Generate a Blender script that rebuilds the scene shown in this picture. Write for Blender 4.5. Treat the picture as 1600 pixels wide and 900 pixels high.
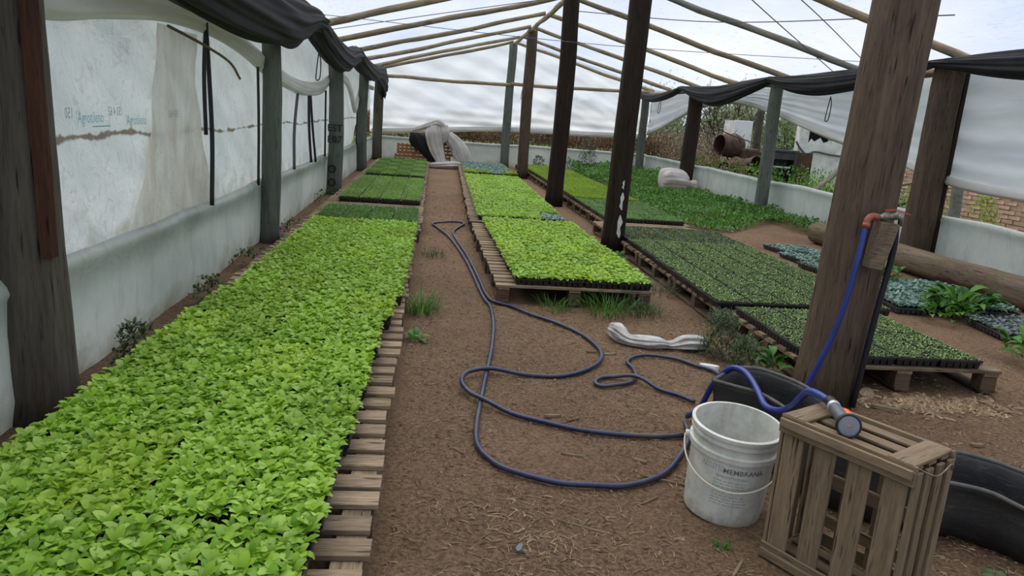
import bpy, bmesh, math, random
import numpy as np
from mathutils import Vector, Matrix, Euler
S = bpy.context.scene
for o in list(bpy.data.objects): bpy.data.objects.remove(o)
PI = math.pi
# ------------------------------------------------------------------ camera
cam = bpy.data.cameras.new('camera'); camo = bpy.data.objects.new('camera', cam)
S.collection.objects.link(camo); S.camera = camo
cam.sensor_width = 36; cam.lens = 1160/1600*36; cam.clip_start = .02; cam.clip_end = 400
def nrm(v): v = np.array(v, float); return v/np.linalg.norm(v)
fw = nrm((680-800, 174-450, 1160)); dn = np.array((430-800, 5500-450, 1160.)); dn = nrm(nrm(dn)-fw*nrm(dn).dot(fw))
up = -dn; rx = np.cross(fw, up); rx = rx if rx[0] > 0 else -rx
R = np.array([rx, fw, up])                       # world = R @ (x right, y down, z forward)
camo.matrix_world = Matrix([[R[i][0], -R[i][1], -R[i][2], (0, 0, 1.45)[i]] for i in range(3)]+[[0, 0, 0, 1]])
# ------------------------------------------------------------------ world, light, exposure
W = bpy.data.worlds.new('overcast_sky'); S.world = W; W.use_nodes = True
nt = W.node_tree; N = nt.nodes; Lk = nt.links
bg = N['Background']; tc = N.new('ShaderNodeTexCoord'); mp = N.new('ShaderNodeMapping'); mp.inputs['Scale'].default_value = (1, 1, 2.6)
nz = N.new('ShaderNodeTexNoise'); nz.inputs['Scale'].default_value = 2.2; nz.inputs['Detail'].default_value = 6; nz.inputs['Roughness'].default_value = .55
cr = N.new('ShaderNodeValToRGB'); cr.color_ramp.elements[0].position = .36; cr.color_ramp.elements[0].color = (.45, .57, .80, 1)
cr.color_ramp.elements[1].position = .62; cr.color_ramp.elements[1].color = (.95, .97, 1, 1)
Lk.new(tc.outputs['Generated'], mp.inputs['Vector']); Lk.new(mp.outputs[0], nz.inputs['Vector']); Lk.new(nz.outputs[0], cr.inputs[0]); Lk.new(cr.outputs[0], bg.inputs['Color'])
bg.inputs['Strength'].default_value = .9
sun = bpy.data.lights.new('sun', 'SUN'); sun.energy = 3.4; sun.angle = math.radians(75); sun.color = (1, .93, .83)
suno = bpy.data.objects.new('sun', sun); S.collection.objects.link(suno); suno.rotation_euler = (math.radians(-24), math.radians(-8), 0)
S.view_settings.view_transform = 'Standard'; S.view_settings.look = 'None'; S.view_settings.gamma = 1; S.view_settings.use_curve_mapping = False
S.view_settings.exposure = 0.12
rnd = random.Random(4); nrng = np.random.RandomState(7)
# ------------------------------------------------------------------ materials
def C3(c): return (c[0], c[1], c[2], 1)
class Mat:
    def __init__(s, name):
        s.m = bpy.data.materials.new(name); s.m.use_nodes = True; s.t = s.m.node_tree; s.n = s.t.nodes; s.l = s.t.links
        s.b = s.n['Principled BSDF']; s.out = s.n['Material Output']
    def add(s, t, **k):
        n = s.n.new(t)
        for a, v in k.items(): setattr(n, a, v)
        return n
    def coords(s, scale=(1, 1, 1), kind='Object'):
        c = s.add('ShaderNodeTexCoord'); m = s.add('ShaderNodeMapping'); m.inputs['Scale'].default_value = scale
        s.l.new(c.outputs[kind], m.inputs['Vector']); return m.outputs[0]
    def noise(s, vec, scale, detail=4, rough=.55, dist=0):
        n = s.add('ShaderNodeTexNoise'); n.inputs['Scale'].default_value = scale; n.inputs['Detail'].default_value = detail
        n.inputs['Roughness'].default_value = rough; n.inputs['Distortion'].default_value = dist; s.l.new(vec, n.inputs['Vector']); return n.outputs[0]
    def ramp(s, fac, stops):
        r = s.add('ShaderNodeValToRGB'); e = r.color_ramp.elements
        while len(e) < len(stops): e.new(.5)
        for i, (p, c) in enumerate(stops): e[i].position = p; e[i].color = C3(c)
        s.l.new(fac, r.inputs[0]); return r.outputs[0]
    def mix(s, fac, a, b, mode='MIX'):
        m = s.add('ShaderNodeMix', data_type='RGBA', blend_type=mode)
        for sock, v in ((m.inputs[0], fac), (m.inputs[6], a), (m.inputs[7], b)):
            if isinstance(v, (int, float)): sock.default_value = v
            elif isinstance(v, tuple): sock.default_value = C3(v)
            else: s.l.new(v, sock)
        return m.outputs[2]
    def math(s, op, a, b=0.):
        m = s.add('ShaderNodeMath', operation=op)
        for i, v in enumerate((a, b)):
            if isinstance(v, (int, float)): m.inputs[i].default_value = v
            else: s.l.new(v, m.inputs[i])
        return m.outputs[0]
    def col(s, c):
        if isinstance(c, tuple): s.b.inputs['Base Color'].default_value = C3(c)
        else: s.l.new(c, s.b.inputs['Base Color'])
    def bump(s, h, strength=.3, dist=.01):
        b = s.add('ShaderNodeBump'); b.inputs['Strength'].default_value = strength; b.inputs['Distance'].default_value = dist
        s.l.new(h, b.inputs['Height']); s.l.new(b.outputs[0], s.b.inputs['Normal']); return b.outputs[0]
    def rough(s, r, spec=.4): s.b.inputs['Roughness'].default_value = r; s.b.inputs['Specular IOR Level'].default_value = spec
def simple(name, c, r=.6, spec=.4, var=.25, scale=8, bump=.15, metallic=0):
    m = Mat(name); v = m.coords(); n = m.noise(v, scale, 5)
    m.col(m.ramp(n, [(.3, tuple(x*(1-var) for x in c)), (.7, tuple(min(1, x*(1+var)) for x in c))])); m.rough(r, spec)
    m.b.inputs['Metallic'].default_value = metallic
    if bump: m.bump(m.noise(v, scale*5, 4), bump, .005)
    return m.m
def wood(name, dark, light, axis, fine=1., bump=.5, extra=None, rand=.35, k=.74):
    dark = tuple(x*k for x in dark); light = tuple(x*k for x in light); extra = tuple(x*k for x in extra) if extra else None
    """grain stretched along the axis 0,1,2"""
    m = Mat(name); sc = [14*fine]*3; sc[axis] = 1.1*fine
    v = m.coords(tuple(sc)); oi = m.add('ShaderNodeObjectInfo')
    va = m.add('ShaderNodeVectorMath', operation='ADD'); m.l.new(v, va.inputs[0])
    mm = m.math('MULTIPLY', oi.outputs['Random'], 37.); m.l.new(mm, va.inputs[1]); v = va.outputs[0]
    n = m.noise(v, 1.3, 6, .62, .6); c = m.ramp(n, [(.28, dark), (.5, tuple((a+b)/2 for a, b in zip(dark, light))), (.72, light)])
    if extra:
        v2 = m.coords((2.2, 2.2, .8)); n2 = m.noise(v2, 1.5, 4); c = m.mix(m.ramp(n2, [(.5, (0, 0, 0)), (.64, (1, 1, 1))]), c, extra)
    c = m.mix(.35, c, m.ramp(m.noise(v, 5.5, 8, .75), [(.35, tuple(x*.6 for x in dark)), (.65, tuple(min(1, x*1.25) for x in light))]))
    w = m.add('ShaderNodeTexNoise'); w.inputs['Scale'].default_value = 4.5; w.inputs['Detail'].default_value = 2; m.l.new(v, w.inputs['Vector'])
    crack = m.ramp(w.outputs[0], [(.27, (.25, .25, .25)), (.36, (1, 1, 1))])
    c = m.mix(1., c, crack, 'MULTIPLY')
    hv = m.add('ShaderNodeHueSaturation'); m.l.new(c, hv.inputs['Color'])
    m.l.new(m.math('ADD', m.math('MULTIPLY', oi.outputs['Random'], rand*2), 1-rand), hv.inputs['Value']); m.col(hv.outputs[0])
    m.rough(.85, .2); m.bump(m.math('ADD', n, crack), bump, .01); return m.m
def leafm(name, cols, trans=.35, rough=.45, k=.74):
    if 'lettuce' in name: k = .84
    cols = [tuple(x*k for x in c) for c in cols]
    m = Mat(name); g = m.add('ShaderNodeNewGeometry'); c = m.ramp(g.outputs['Random Per Island'], [(i/(len(cols)-1), k) for i, k in enumerate(cols)])
    oi = m.add('ShaderNodeObjectInfo'); hv = m.add('ShaderNodeHueSaturation'); m.l.new(c, hv.inputs['Color'])
    m.l.new(m.math('ADD', m.math('MULTIPLY', oi.outputs['Random'], .24), .88), hv.inputs['Value'])
    m.col(hv.outputs[0]); m.rough(rough, .35)
    t = m.add('ShaderNodeBsdfTranslucent'); m.l.new(hv.outputs[0], t.inputs['Color']); x = m.add('ShaderNodeMixShader'); x.inputs[0].default_value = trans
    m.l.new(m.b.outputs[0], x.inputs[1]); m.l.new(t.outputs[0], x.inputs[2]); m.l.new(x.outputs[0], m.out.inputs[0]); return m.m
def film(name, build, trans=.55, transp=0., gloss=.35, bump=.25, bscale=(3, 3, 3)):
    """polythene: diffuse + translucent (+ clear share)"""
    m = Mat(name); c = build(m); m.col(c); m.rough(gloss, .5)
    nm = m.bump(m.noise(m.coords(bscale), 2.2, 5, .6, 1.2), bump, .03)
    t = m.add('ShaderNodeBsdfTranslucent'); m.l.new(c, t.inputs['Color']); m.l.new(nm, t.inputs['Normal'])
    x = m.add('ShaderNodeMixShader'); x.inputs[0].default_value = trans
    m.l.new(m.b.outputs[0], x.inputs[1]); m.l.new(t.outputs[0], x.inputs[2]); o = x.outputs[0]
    if transp:
        tr = m.add('ShaderNodeBsdfTransparent'); tr.inputs[0].default_value = (.95, .97, 1, 1); y = m.add('ShaderNodeMixShader'); y.inputs[0].default_value = transp
        m.l.new(o, y.inputs[1]); m.l.new(tr.outputs[0], y.inputs[2]); o = y.outputs[0]
    m.l.new(o, m.out.inputs[0]); return m.m
M = {}
def mk_dirt():
    m = Mat('dirt'); v = m.coords(); a = m.noise(v, .9, 5, .6); b = m.noise(v, 9, 8, .7); d = m.noise(v, 60, 6, .75)
    c = m.ramp(a, [(.35, (.19, .112, .064)), (.6, (.385, .25, .150))])
    c = m.mix(m.ramp(b, [(.35, (0, 0, 0)), (.7, (1, 1, 1))]), c, (.25, .160, .096)); c = m.mix(.45, c, m.ramp(d, [(.41, (.050, .029, .016)), (.59, (.44, .30, .19))]))
    m.col(c); m.rough(.95, .15); m.bump(m.math('ADD', m.math('MULTIPLY', d, .9), b), 1., .035); return m.m
M['dirt'] = mk_dirt()
def mk_field():
    m = Mat('field'); v = m.coords(); a = m.noise(v, .35, 5, .6); d = m.noise(v, 12, 6, .7)
    c = m.ramp(a, [(.35, (.13, .10, .06)), (.48, (.10, .17, .04)), (.7, (.10, .24, .04))]); c = m.mix(.4, c, m.ramp(d, [(.35, (.04, .06, .02)), (.65, (.22, .30, .09))]))
    m.col(c); m.rough(.95, .1); m.bump(d, 1, .06); return m.m
M['field'] = mk_field()
M['post'] = wood('post_wood', (.062, .042, .028), (.21, .150, .102), 2, 1., .7, (.075, .057, .040), .12, .66)
M['post_grey'] = wood('grey_green_wood', (.085, .098, .078), (.20, .222, .185), 2, 1., .5, (.12, .125, .10), .12)
M['post_dark'] = wood('dark_bark', (.014, .009, .006), (.062, .041, .028), 2, 1., .9, None, .1, .62)
M['post_left'] = wood('weathered_left_post', (.065, .055, .042), (.17, .15, .118), 2, .8, .7, (.08, .062, .045), .05)
M['red_wood'] = wood('split_red_heartwood', (.03, .011, .006), (.115, .048, .026), 2, 1.3, .8, None, .05)
M['pole'] = wood('peeled_pole', (.20, .145, .085), (.55, .45, .30), 0, .8, .5, (.27, .20, .13), .18)
M['pole_grey'] = wood('grey_peeled_pole', (.12, .115, .095), (.34, .33, .28), 0, .8, .5, None, .12)
M['pallet'] = wood('pallet_wood', (.13, .09, .056), (.52, .39, .26), 0, 1.4, .5, (.15, .115, .08), .3)
M['pallet_dark'] = wood('pallet_wood_painted_shade', (.07, .045, .028), (.22, .155, .10), 0, 1.4, .5, None, .25)  # darker copy of the pallet wood, shade under the deck put into its colour
M['crate'] = wood('crate_wood', (.15, .105, .064), (.36, .272, .175), 0, 1.5, .4, (.21, .155, .095), .12)
M['crate_orange'] = wood('orange_crate_wood', (.28, .12, .045), (.60, .30, .12), 0, 2, .3, None, .2)
M['log'] = wood('log_wood', (.10, .07, .048), (.30, .225, .155), 0, .9, .8, (.17, .15, .07), .05)
M['straw'] = leafm('straw', [(.40, .28, .16), (.17, .11, .065), (.52, .39, .23), (.26, .175, .105)], 0, .8)
M['twig'] = wood('twig_wood', (.13, .095, .06), (.36, .28, .19), 0, 2, .3, None, .2)
M['lettuce'] = leafm('lettuce_leaf', [(.29, .51, .03), (.41, .65, .06), (.19, .40, .02), (.54, .77, .16), (.34, .57, .04)], .38)
M['lettuce_b'] = leafm('lettuce_leaf_yellowish', [(.33, .54, .03), (.46, .67, .06), (.23, .44, .02), (.58, .78, .15)], .38)
M['small'] = leafm('small_dark_leaf', [(.15, .31, .06), (.24, .43, .11), (.10, .22, .04), (.34, .54, .18)], .3)
M['fine'] = leafm('fine_green_leaf', [(.28, .50, .09), (.39, .61, .15), (.19, .35, .06), (.48, .69, .23)], .3)
M['sprout'] = leafm('sprout_leaf', [(.10, .20, .05), (.22, .38, .08), (.06, .13, .025), (.42, .60, .22), (.08, .15, .04)], .25)
M['yellow'] = leafm('yellow_green_leaf', [(.30, .48, .03), (.38, .56, .04), (.22, .40, .03)], .3)
M['blue'] = leafm('glaucous_leaf', [(.13, .28, .20), (.22, .38, .30), (.30, .44, .42), (.09, .22, .12)], .25)
M['violet'] = leafm('greyish_leaf', [(.20, .27, .29), (.30, .35, .40), (.14, .22, .16), (.33, .33, .37)], .25)
M['weed'] = leafm('weed_leaf', [(.07, .21, .025), (.12, .33, .035), (.04, .13, .018), (.17, .40, .05)], .35)
M['weed_dark'] = leafm('dull_weed_leaf', [(.08, .15, .05), (.12, .20, .07), (.05, .10, .03), (.17, .24, .11)], .25)
M['dry'] = leafm('dried_plant', [(.20, .10, .05), (.30, .17, .09), (.10, .055, .035), (.36, .27, .17), (.22, .08, .03)], .2, .8)
M['drygrey'] = leafm('grey_dried_plant', [(.27, .24, .19), (.38, .34, .28), (.16, .15, .11), (.20, .25, .12)], .2, .8)
M['tree'] = leafm('tree_leaf', [(.24, .36, .13), (.34, .45, .20), (.17, .25, .10), (.42, .48, .30)], .5, .3)
M['bark'] = wood('tree_bark', (.045, .036, .028), (.15, .125, .10), 2, 1, .6, None, .1)
M['soil'] = simple('tray_soil', (.020, .015, .012), .95, .1, .4, 60, .5)
M['tray'] = simple('black_tray_plastic', (.014, .015, .017), .38, .5, .3, 12, .1)
M['tray_old'] = simple('dusty_tray_plastic', (.05, .05, .052), .55, .4, .4, 12, .1)
M['rubber'] = None
def mk_rubber():
    m = Mat('scuffed_black_rubber'); v = m.coords(); n = m.noise(v, 3, 6, .65); s = m.noise(m.coords((3, 3, 12)), 6, 7, .75)
    c = m.ramp(n, [(.35, (.012, .013, .015)), (.7, (.040, .040, .040))]); c = m.mix(m.ramp(s, [(.55, (0, 0, 0)), (.75, (1, 1, 1))]), c, (.095, .085, .072))
    m.col(c); m.rough(.5, .45); m.bump(s, .3, .01); return m.m
M['rubber'] = mk_rubber()
M['rim'] = simple('scuffed_rubber_rim', (.07, .068, .062), .6, .4, .3, 20, .2)
M['cloth_black'] = simple('black_shade_cloth', (.0125, .013, .015), .75, .25, .3, 6, .2)
M['strap'] = simple('black_strap', (.012, .013, .018), .5, .4, .1, 6, 0)
M['wire'] = simple('dark_wire', (.09, .09, .10), .5, .4, .1, 6, 0)
def mk_hose(name, dusty):
    m = Mat(name); v = m.coords(); n = m.noise(v, 2.3, 5, .6); f = m.noise(v, 40, 4)
    c = m.ramp(n, [(.40, (.010, .016, .066)), (.52, (.024, .031, .066)), (.66, dusty)]); c = m.mix(m.ramp(f, [(.55, (0, 0, 0)), (.8, (.6, .6, .6))]), c, (.09, .085, .09)); m.col(c); m.rough(.42, .5); return m.m
M['hose'] = mk_hose('dusty_blue_hose', (.065, .060, .066))
M['hose_clean'] = simple('blue_hose', (.014, .032, .20), .35, .5, .2, 10, .05)
M['bag'] = film('white_bag_film', lambda m: m.ramp(m.noise(m.coords(), 9, 5), [(.35, (.42, .40, .38)), (.6, (.72, .71, .70))]), .35)
M['netting'] = film('white_netting', lambda m: m.ramp(m.noise(m.coords(), 3, 6), [(.35, (.52, .48, .43)), (.62, (.72, .69, .65))]), .3, 0, .8)
def f_wall(m):
    v = m.coords(); a = m.noise(v, .8, 6, .6, .5); c = m.ramp(a, [(.35, (.66, .71, .74)), (.62, (.80, .84, .86))])
    # dirt splashes low on the sheet and along an old fold line
    sx = m.add('ShaderNodeSeparateXYZ'); m.l.new(v, sx.inputs[0]); z = sx.outputs[2]; y = sx.outputs[1]
    n = m.noise(m.coords((1, 1, 1)), 5, 7, .7); w = m.noise(m.coords((1, .7, 1)), 1.1, 3)
    zl = m.math('ADD', z, m.math('MULTIPLY', m.math('SUBTRACT', w, .5), .16))
    band = m.math('ABSOLUTE', m.math('SUBTRACT', zl, 1.165)); band = m.math('SUBTRACT', 1., m.math('MULTIPLY', band, 42.))
    band = m.math('ADD', band, m.math('MULTIPLY', m.math('SUBTRACT', n, .5), 3.5)); c = m.mix(m.ramp(band, [(.35, (0, 0, 0)), (.8, (.9, .9, .9))]), c, (.17, .13, .09))
    low = m.math('ADD', m.math('MULTIPLY', m.math('SUBTRACT', .95, z), 1.5), m.math('MULTIPLY', m.math('SUBTRACT', n, .5), 2.4)); lo2 = m.ramp(low, [(.3, (0, 0, 0)), (1., (.75, .75, .75))])
    c = m.mix(lo2, c, (.42, .37, .29)); wr_ = m.noise(m.coords((1, 1.6, 1)), 4, 8, .72, 2.5); c = m.mix(m.ramp(wr_, [(.56, (0, 0, 0)), (.60, (.45, .45, .45)), (.64, (0, 0, 0))]), c, (.40, .40, .38))
    sp = m.noise(v, 24, 4, .6); c = m.mix(m.ramp(sp, [(.70, (0, 0, 0)), (.76, (.6, .6, .6))]), c, (.25, .21, .16)); return c
M['film_wall'] = film('milky_wall_film', f_wall, .5, 0, .35, .5)
def f_strip(m):
    v = m.coords((1, 1, 1)); a = m.noise(v, .9, 5, .6); c = m.ramp(a, [(.35, (.40, .46, .43)), (.65, (.60, .65, .61))])
    st = m.noise(m.coords((1, 3, .5)), 2.5, 6, .7); c = m.mix(m.ramp(st, [(.52, (0, 0, 0)), (.72, (.7, .7, .7))]), c, (.33, .38, .32))
    sx = m.add('ShaderNodeSeparateXYZ'); m.l.new(m.coords(), sx.inputs[0]); n = m.noise(v, 3, 6, .7)
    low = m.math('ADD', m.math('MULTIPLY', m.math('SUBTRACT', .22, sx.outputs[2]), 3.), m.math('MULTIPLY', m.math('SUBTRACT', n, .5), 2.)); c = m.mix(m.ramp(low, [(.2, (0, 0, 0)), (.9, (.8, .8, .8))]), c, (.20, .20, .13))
    sc = m.noise(v, 14, 5, .6); return m.mix(m.ramp(sc, [(.68, (0, 0, 0)), (.74, (.5, .5, .5))]), c, (.75, .8, .8))
M['film_strip'] = film('greenish_skirt_film', f_strip, .35, 0, .3, .35)
M['film_patch'] = film('dirty_overlap_film', lambda m: m.mix(m.ramp(m.noise(m.coords((1, 2, .6)), 3, 7, .7), [(.4, (0, 0, 0)), (.7, (.8, .8, .8))]), (.88, .86, .81), (.62, .56, .47)), .62, 0, .3, .9)
M['film_curtain'] = film('milky_curtain_film', lambda m: m.ramp(m.noise(m.coords((1, .5, 3)), 1.2, 5), [(.35, (.66, .70, .74)), (.65, (.82, .84, .85))]), .5, 0, .3, .3, (1, .4, 5))
M['film_hem'] = film('creamy_rolled_film', lambda m: m.ramp(m.noise(m.coords((1, .5, 3)), 1.6, 5), [(.35, (.64, .64, .60)), (.65, (.80, .80, .76))]), .35, 0, .35, .3)
def f_roof(m):
    v = m.coords((1, .35, 1)); a = m.noise(v, .7, 5); c = m.ramp(a, [(.35, (.72, .78, .89)), (.65, (.88, .90, .94))])
    sp = m.noise(m.coords((9, 1.1, 9)), 3, 6, .8); ms = m.noise(m.coords(), .8, 3); f = m.math('MULTIPLY', m.ramp(sp, [(.56, (0, 0, 0)), (.66, (1, 1, 1))]), m.ramp(ms, [(.4, (.25, .25, .25)), (.6, (1, 1, 1))]))
    return m.mix(f, c, (.40, .44, .48))
M['film_roof'] = film('clear_roof_film', f_roof, .80, .60, .25, .4, (1, 3, 1))
M['film_end'] = film('end_wall_film', lambda m: m.ramp(m.noise(m.coords((.6, 1, 2)), 1.2, 4), [(.35, (.84, .89, .96)), (.65, (.95, .97, .99))]), .88, .16, .3, .15, (.4, 1, 4))
def mk_bucket():
    m = Mat('grubby_white_plastic'); v = m.coords(); a = m.noise(v, 14, 6, .7); b = m.noise(m.coords((1, 1, .25)), 28, 6, .75)
    c = m.ramp(a, [(.32, (.47, .48, .43)), (.6, (.65, .66, .61))]); c = m.mix(m.ramp(b, [(.58, (0, 0, 0)), (.75, (.7, .7, .7))]), c, (.36, .30, .22))
    sx = m.add('ShaderNodeSeparateXYZ'); m.l.new(v, sx.inputs[0]); low = m.math('ADD', m.math('MULTIPLY', m.math('SUBTRACT', .06, sx.outputs[2]), 12.), m.math('MULTIPLY', m.math('SUBTRACT', b, .5), 2.))
    c = m.mix(m.ramp(low, [(.1, (0, 0, 0)), (.9, (.8, .8, .8))]), c, (.20, .15, .10)); m.col(c); m.rough(.4, .45); return m.m
M['bucket'] = mk_bucket()
M['print'] = simple('faded_dark_print', (.14, .15, .17), .6, .3, .5, 90, 0)
M['print_pale'] = simple('faded_grey_print', (.33, .35, .37), .6, .3, .3, 90, 0)
M['teal'] = simple('teal_print', (.25, .52, .56), .6, .3, .2, 60, 0)
M['greyprint'] = simple('grey_print', (.30, .36, .40), .6, .3, .2, 60, 0)
M['ink'] = simple('dark_marking', (.018, .020, .018), .8, .2, .1, 30, 0)
M['rust'] = simple('rusty_iron', (.080, .046, .032), .8, .3, .4, 7, .4)
M['oldgrey'] = simple('dark_metal', (.045, .046, .05), .5, .4, .4, 8, .2)
M['white'] = simple('white_enamel', (.78, .80, .82), .4, .4, .05, 3, 0)
M['plaster'] = simple('flaking_plaster', (.68, .67, .65), .9, .2, .2, 5, .3)
M['room_shade'] = simple('painted_room_shade', (.02, .02, .03), .9, .1, .2, 5, 0)
M['brick'] = simple('old_brick', (.46, .30, .235), .9, .2, .35, 5, .5)
M['mortar'] = simple('mortar', (.33, .25, .20), .95, .1, .2, 14, .4)
M['gun_grey'] = simple('grey_gun_plastic', (.085, .095, .115), .4, .5, .1, 20, 0)
M['gun_black'] = simple('black_gun_rubber', (.012, .013, .016), .45, .4, .1, 20, 0)
M['gun_face'] = simple('spray_face_plastic', (.22, .24, .27), .5, .4, .1, 120, .6)
M['orange'] = simple('orange_plastic', (.80, .13, .035), .4, .5, .1, 20, 0)
M['chrome'] = simple('pale_clamp', (.55, .56, .58), .3, .5, .1, 20, 0, .6)
M['brass'] = simple('dull_brass', (.24, .23, .18), .4, .5, .3, 40, .1, .7)
M['lever'] = simple('red_lever', (.45, .05, .05), .4, .5, .1, 20, 0)
M['elbow'] = simple('red_orange_elbow', (.28, .07, .035), .45, .5, .1, 20, 0)
# ------------------------------------------------------------------ mesh helpers
class MB:
    def __init__(s): s.v = []; s.f = []; s.mi = []
    def add(s, vs, fs, mi=0):
        o = len(s.v); s.v += [tuple(map(float, p)) for p in vs]; s.f += [tuple(i+o for i in f) for f in fs]; s.mi += [mi]*len(fs)
    def box(s, c, d, mi=0, rot=None, taper=1.):
        x, y, z = (k/2 for k in d); vs = []
        for sz in (-1, 1):
            t = taper if sz > 0 else 1.
            for a, b in ((-1, -1), (1, -1), (1, 1), (-1, 1)): vs.append(Vector((a*x*t, b*y*t, sz*z)))
        if rot is not None: vs = [rot @ p for p in vs]
        s.add([p+Vector(c) for p in vs], [(0, 3, 2, 1), (4, 5, 6, 7), (0, 1, 5, 4), (1, 2, 6, 5), (2, 3, 7, 6), (3, 0, 4, 7)], mi)
    def loft(s, rings, mi=0, cap=True, closed=True):
        n = len(rings[0]); vs = [p for r in rings for p in r]; fs = []
        for i in range(len(rings)-1):
            for j in range(n if closed else n-1):
                k = (j+1) % n; fs.append((i*n+j, i*n+k, (i+1)*n+k, (i+1)*n+j))
        if cap and closed: fs.append(tuple(range(n-1, -1, -1))); fs.append(tuple((len(rings)-1)*n+j for j in range(n)))
        s.add(vs, fs, mi)
    def tube(s, pts, rad, n=8, mi=0, wob=0, seed=0):
        pts = [Vector(p) for p in pts]; rad = rad if hasattr(rad, '__len__') else [rad]*len(pts); rr = random.Random(seed)
        prev = None; rings = []
        for i, p in enumerate(pts):
            t = (pts[min(i+1, len(pts)-1)]-pts[max(i-1, 0)]).normalized()
            if prev is None: a = Vector((0, 0, 1)) if abs(t.z) < .9 else Vector((0, 1, 0)); prev = a.cross(t).normalized()
            u = (prev-t*prev.dot(t)).normalized(); prev = u; w = t.cross(u)
            rings.append([p+(u*math.cos(2*PI*k/n)+w*math.sin(2*PI*k/n))*rad[i]*(1+wob*(rr.random()-.5)) for k in range(n)])
        s.loft(rings, mi)
    def obj(s, name, mats, parent=None, smooth=False, loc=None, link=True):
        me = bpy.data.meshes.new(name); me.from_pydata(s.v, [], s.f); mats = mats if isinstance(mats, (list, tuple)) else [mats]
        for m in mats: me.materials.append(m)
        if len(mats) > 1: me.polygons.foreach_set('material_index', s.mi)
        if smooth: me.polygons.foreach_set('use_smooth', [True]*len(me.polygons))
        me.update(); return put(name, me, parent, loc) if link else me
def put(name, me, parent=None, loc=None, rot=None):
    o = bpy.data.objects.new(name, me); S.collection.objects.link(o)
    if loc is not None: o.location = loc
    if rot is not None: o.rotation_euler = rot
    if parent: o.parent = parent
    return o
def tag(o, label=None, cat=None, group=None, kind=None):
    if label: o['label'] = label
    if cat: o['category'] = cat
    if group: o['group'] = group
    if kind: o['kind'] = kind
    return o
def empty(name, loc, label, cat, group=None, rz=0):
    o = bpy.data.objects.new(name, None); S.collection.objects.link(o); o.location = loc; o.rotation_euler = (0, 0, rz); o.empty_display_size = .1
    return tag(o, label, cat, group)
def spline(pts, per=6):
    P = [np.array(p, float) for p in pts]; P = [2*P[0]-P[1]]+P+[2*P[-1]-P[-2]]; out = []
    for i in range(1, len(P)-2):
        for k in range(per):
            t = k/per; a, b, c, d = P[i-1:i+3]
            out.append(.5*((2*b)+(c-a)*t+(2*a-5*b+4*c-d)*t*t+(3*b-a-3*c+d)*t**3))
    out.append(P[-2]); return out
def vn(x, y=0., z=0.):        # cheap smooth noise
    return (math.sin(x*1.7+y*2.3+z*.9)+math.sin(x*3.1-y*1.3+z*2.7+1.3)*.6+math.sin(x*6.3+y*5.1-z*4.1+.7)*.3)/1.9
def sheet(nu, nv, fn, mb=None):
    mb = mb or MB(); vs = [fn(i/nu, j/nv) for i in range(nu+1) for j in range(nv+1)]
    mb.add(vs, [(i*(nv+1)+j, (i+1)*(nv+1)+j, (i+1)*(nv+1)+j+1, i*(nv+1)+j+1) for i in range(nu) for j in range(nv)]); return mb
def folded(name, secs, mat, parent=None, n=56, per=8, amp=.1, k=7, seed=0, mb=None):
    """secs: (centre, half-axis u, half-axis v). A bunched cloth: closed loft with running pleats."""
    flat = spline([tuple(a)+tuple(b)+tuple(c) for a, b, c in secs], per); rings = []
    for i, q in enumerate(flat):
        c, u, v = q[:3], q[3:6], q[6:9]; r = []
        for j in range(n):
            a = 2*PI*j/n; m_ = 1+amp*(math.sin(k*a+.18*math.sin(i*.13+seed)*k)+.6*math.sin((k*2+1)*a+i*.03+seed)+.4*vn(a*2+seed, i*.12))
            r.append(c+u*math.cos(a)*m_+v*math.sin(a)*m_)
        rings.append(r)
    mb = mb or MB(); mb.loft(rings); return mb.obj(name, mat, parent, True)
def ordw(n):
    w = ['first', 'second', 'third', 'fourth', 'fifth', 'sixth', 'seventh', 'eighth', 'ninth', 'tenth', 'eleventh', 'twelfth', 'thirteenth', 'fourteenth', 'fifteenth', 'sixteenth', 'seventeenth', 'eighteenth', 'nineteenth', 'twentieth']
    return w[n] if n < 20 else 'twenty-'+w[n-20] if n < 29 else 'thirtieth'
# ------------------------------------------------------------------ ground
def ground_grid(x0, x1, y0, y1, d, zf):
    nx = int((x1-x0)/d); ny = int((y1-y0)/d)
    return sheet(nx, ny, lambda a, b: (x0+(x1-x0)*a, y0+(y1-y0)*b, zf(x0+(x1-x0)*a, y0+(y1-y0)*b)))
zg = lambda x, y: -.008+.007*vn(x*1.3, y*1.1)+.004*vn(x*7, y*6, 2)+.003*vn(x*17+3, y*19, 1)
tag(ground_grid(-2.4, 7, -1.5, 22.6, .06, zg).obj('floor', M['dirt'], None, True), kind='structure')
out = MB()
for (a, b, c, d) in ((-20, -2.4, -3, 70), (7, 45, -3, 70), (-2.4, 7, 22.6, 70)):
    nx = max(4, int((b-a)/1.)); ny = max(6, int((d-c)/1.)); vs = []; 
    sheet(nx, ny, lambda u, v: (a+(b-a)*u, c+(d-c)*v, -.03+(.05*vn(u*9, v*9) if 0 < u < 1 and 0 < v < 1 else 0)), out)
tag(out.obj('ground_outside', M['field'], None, True), 'green and brown field around the greenhouse', 'ground', kind='structure')
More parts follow.
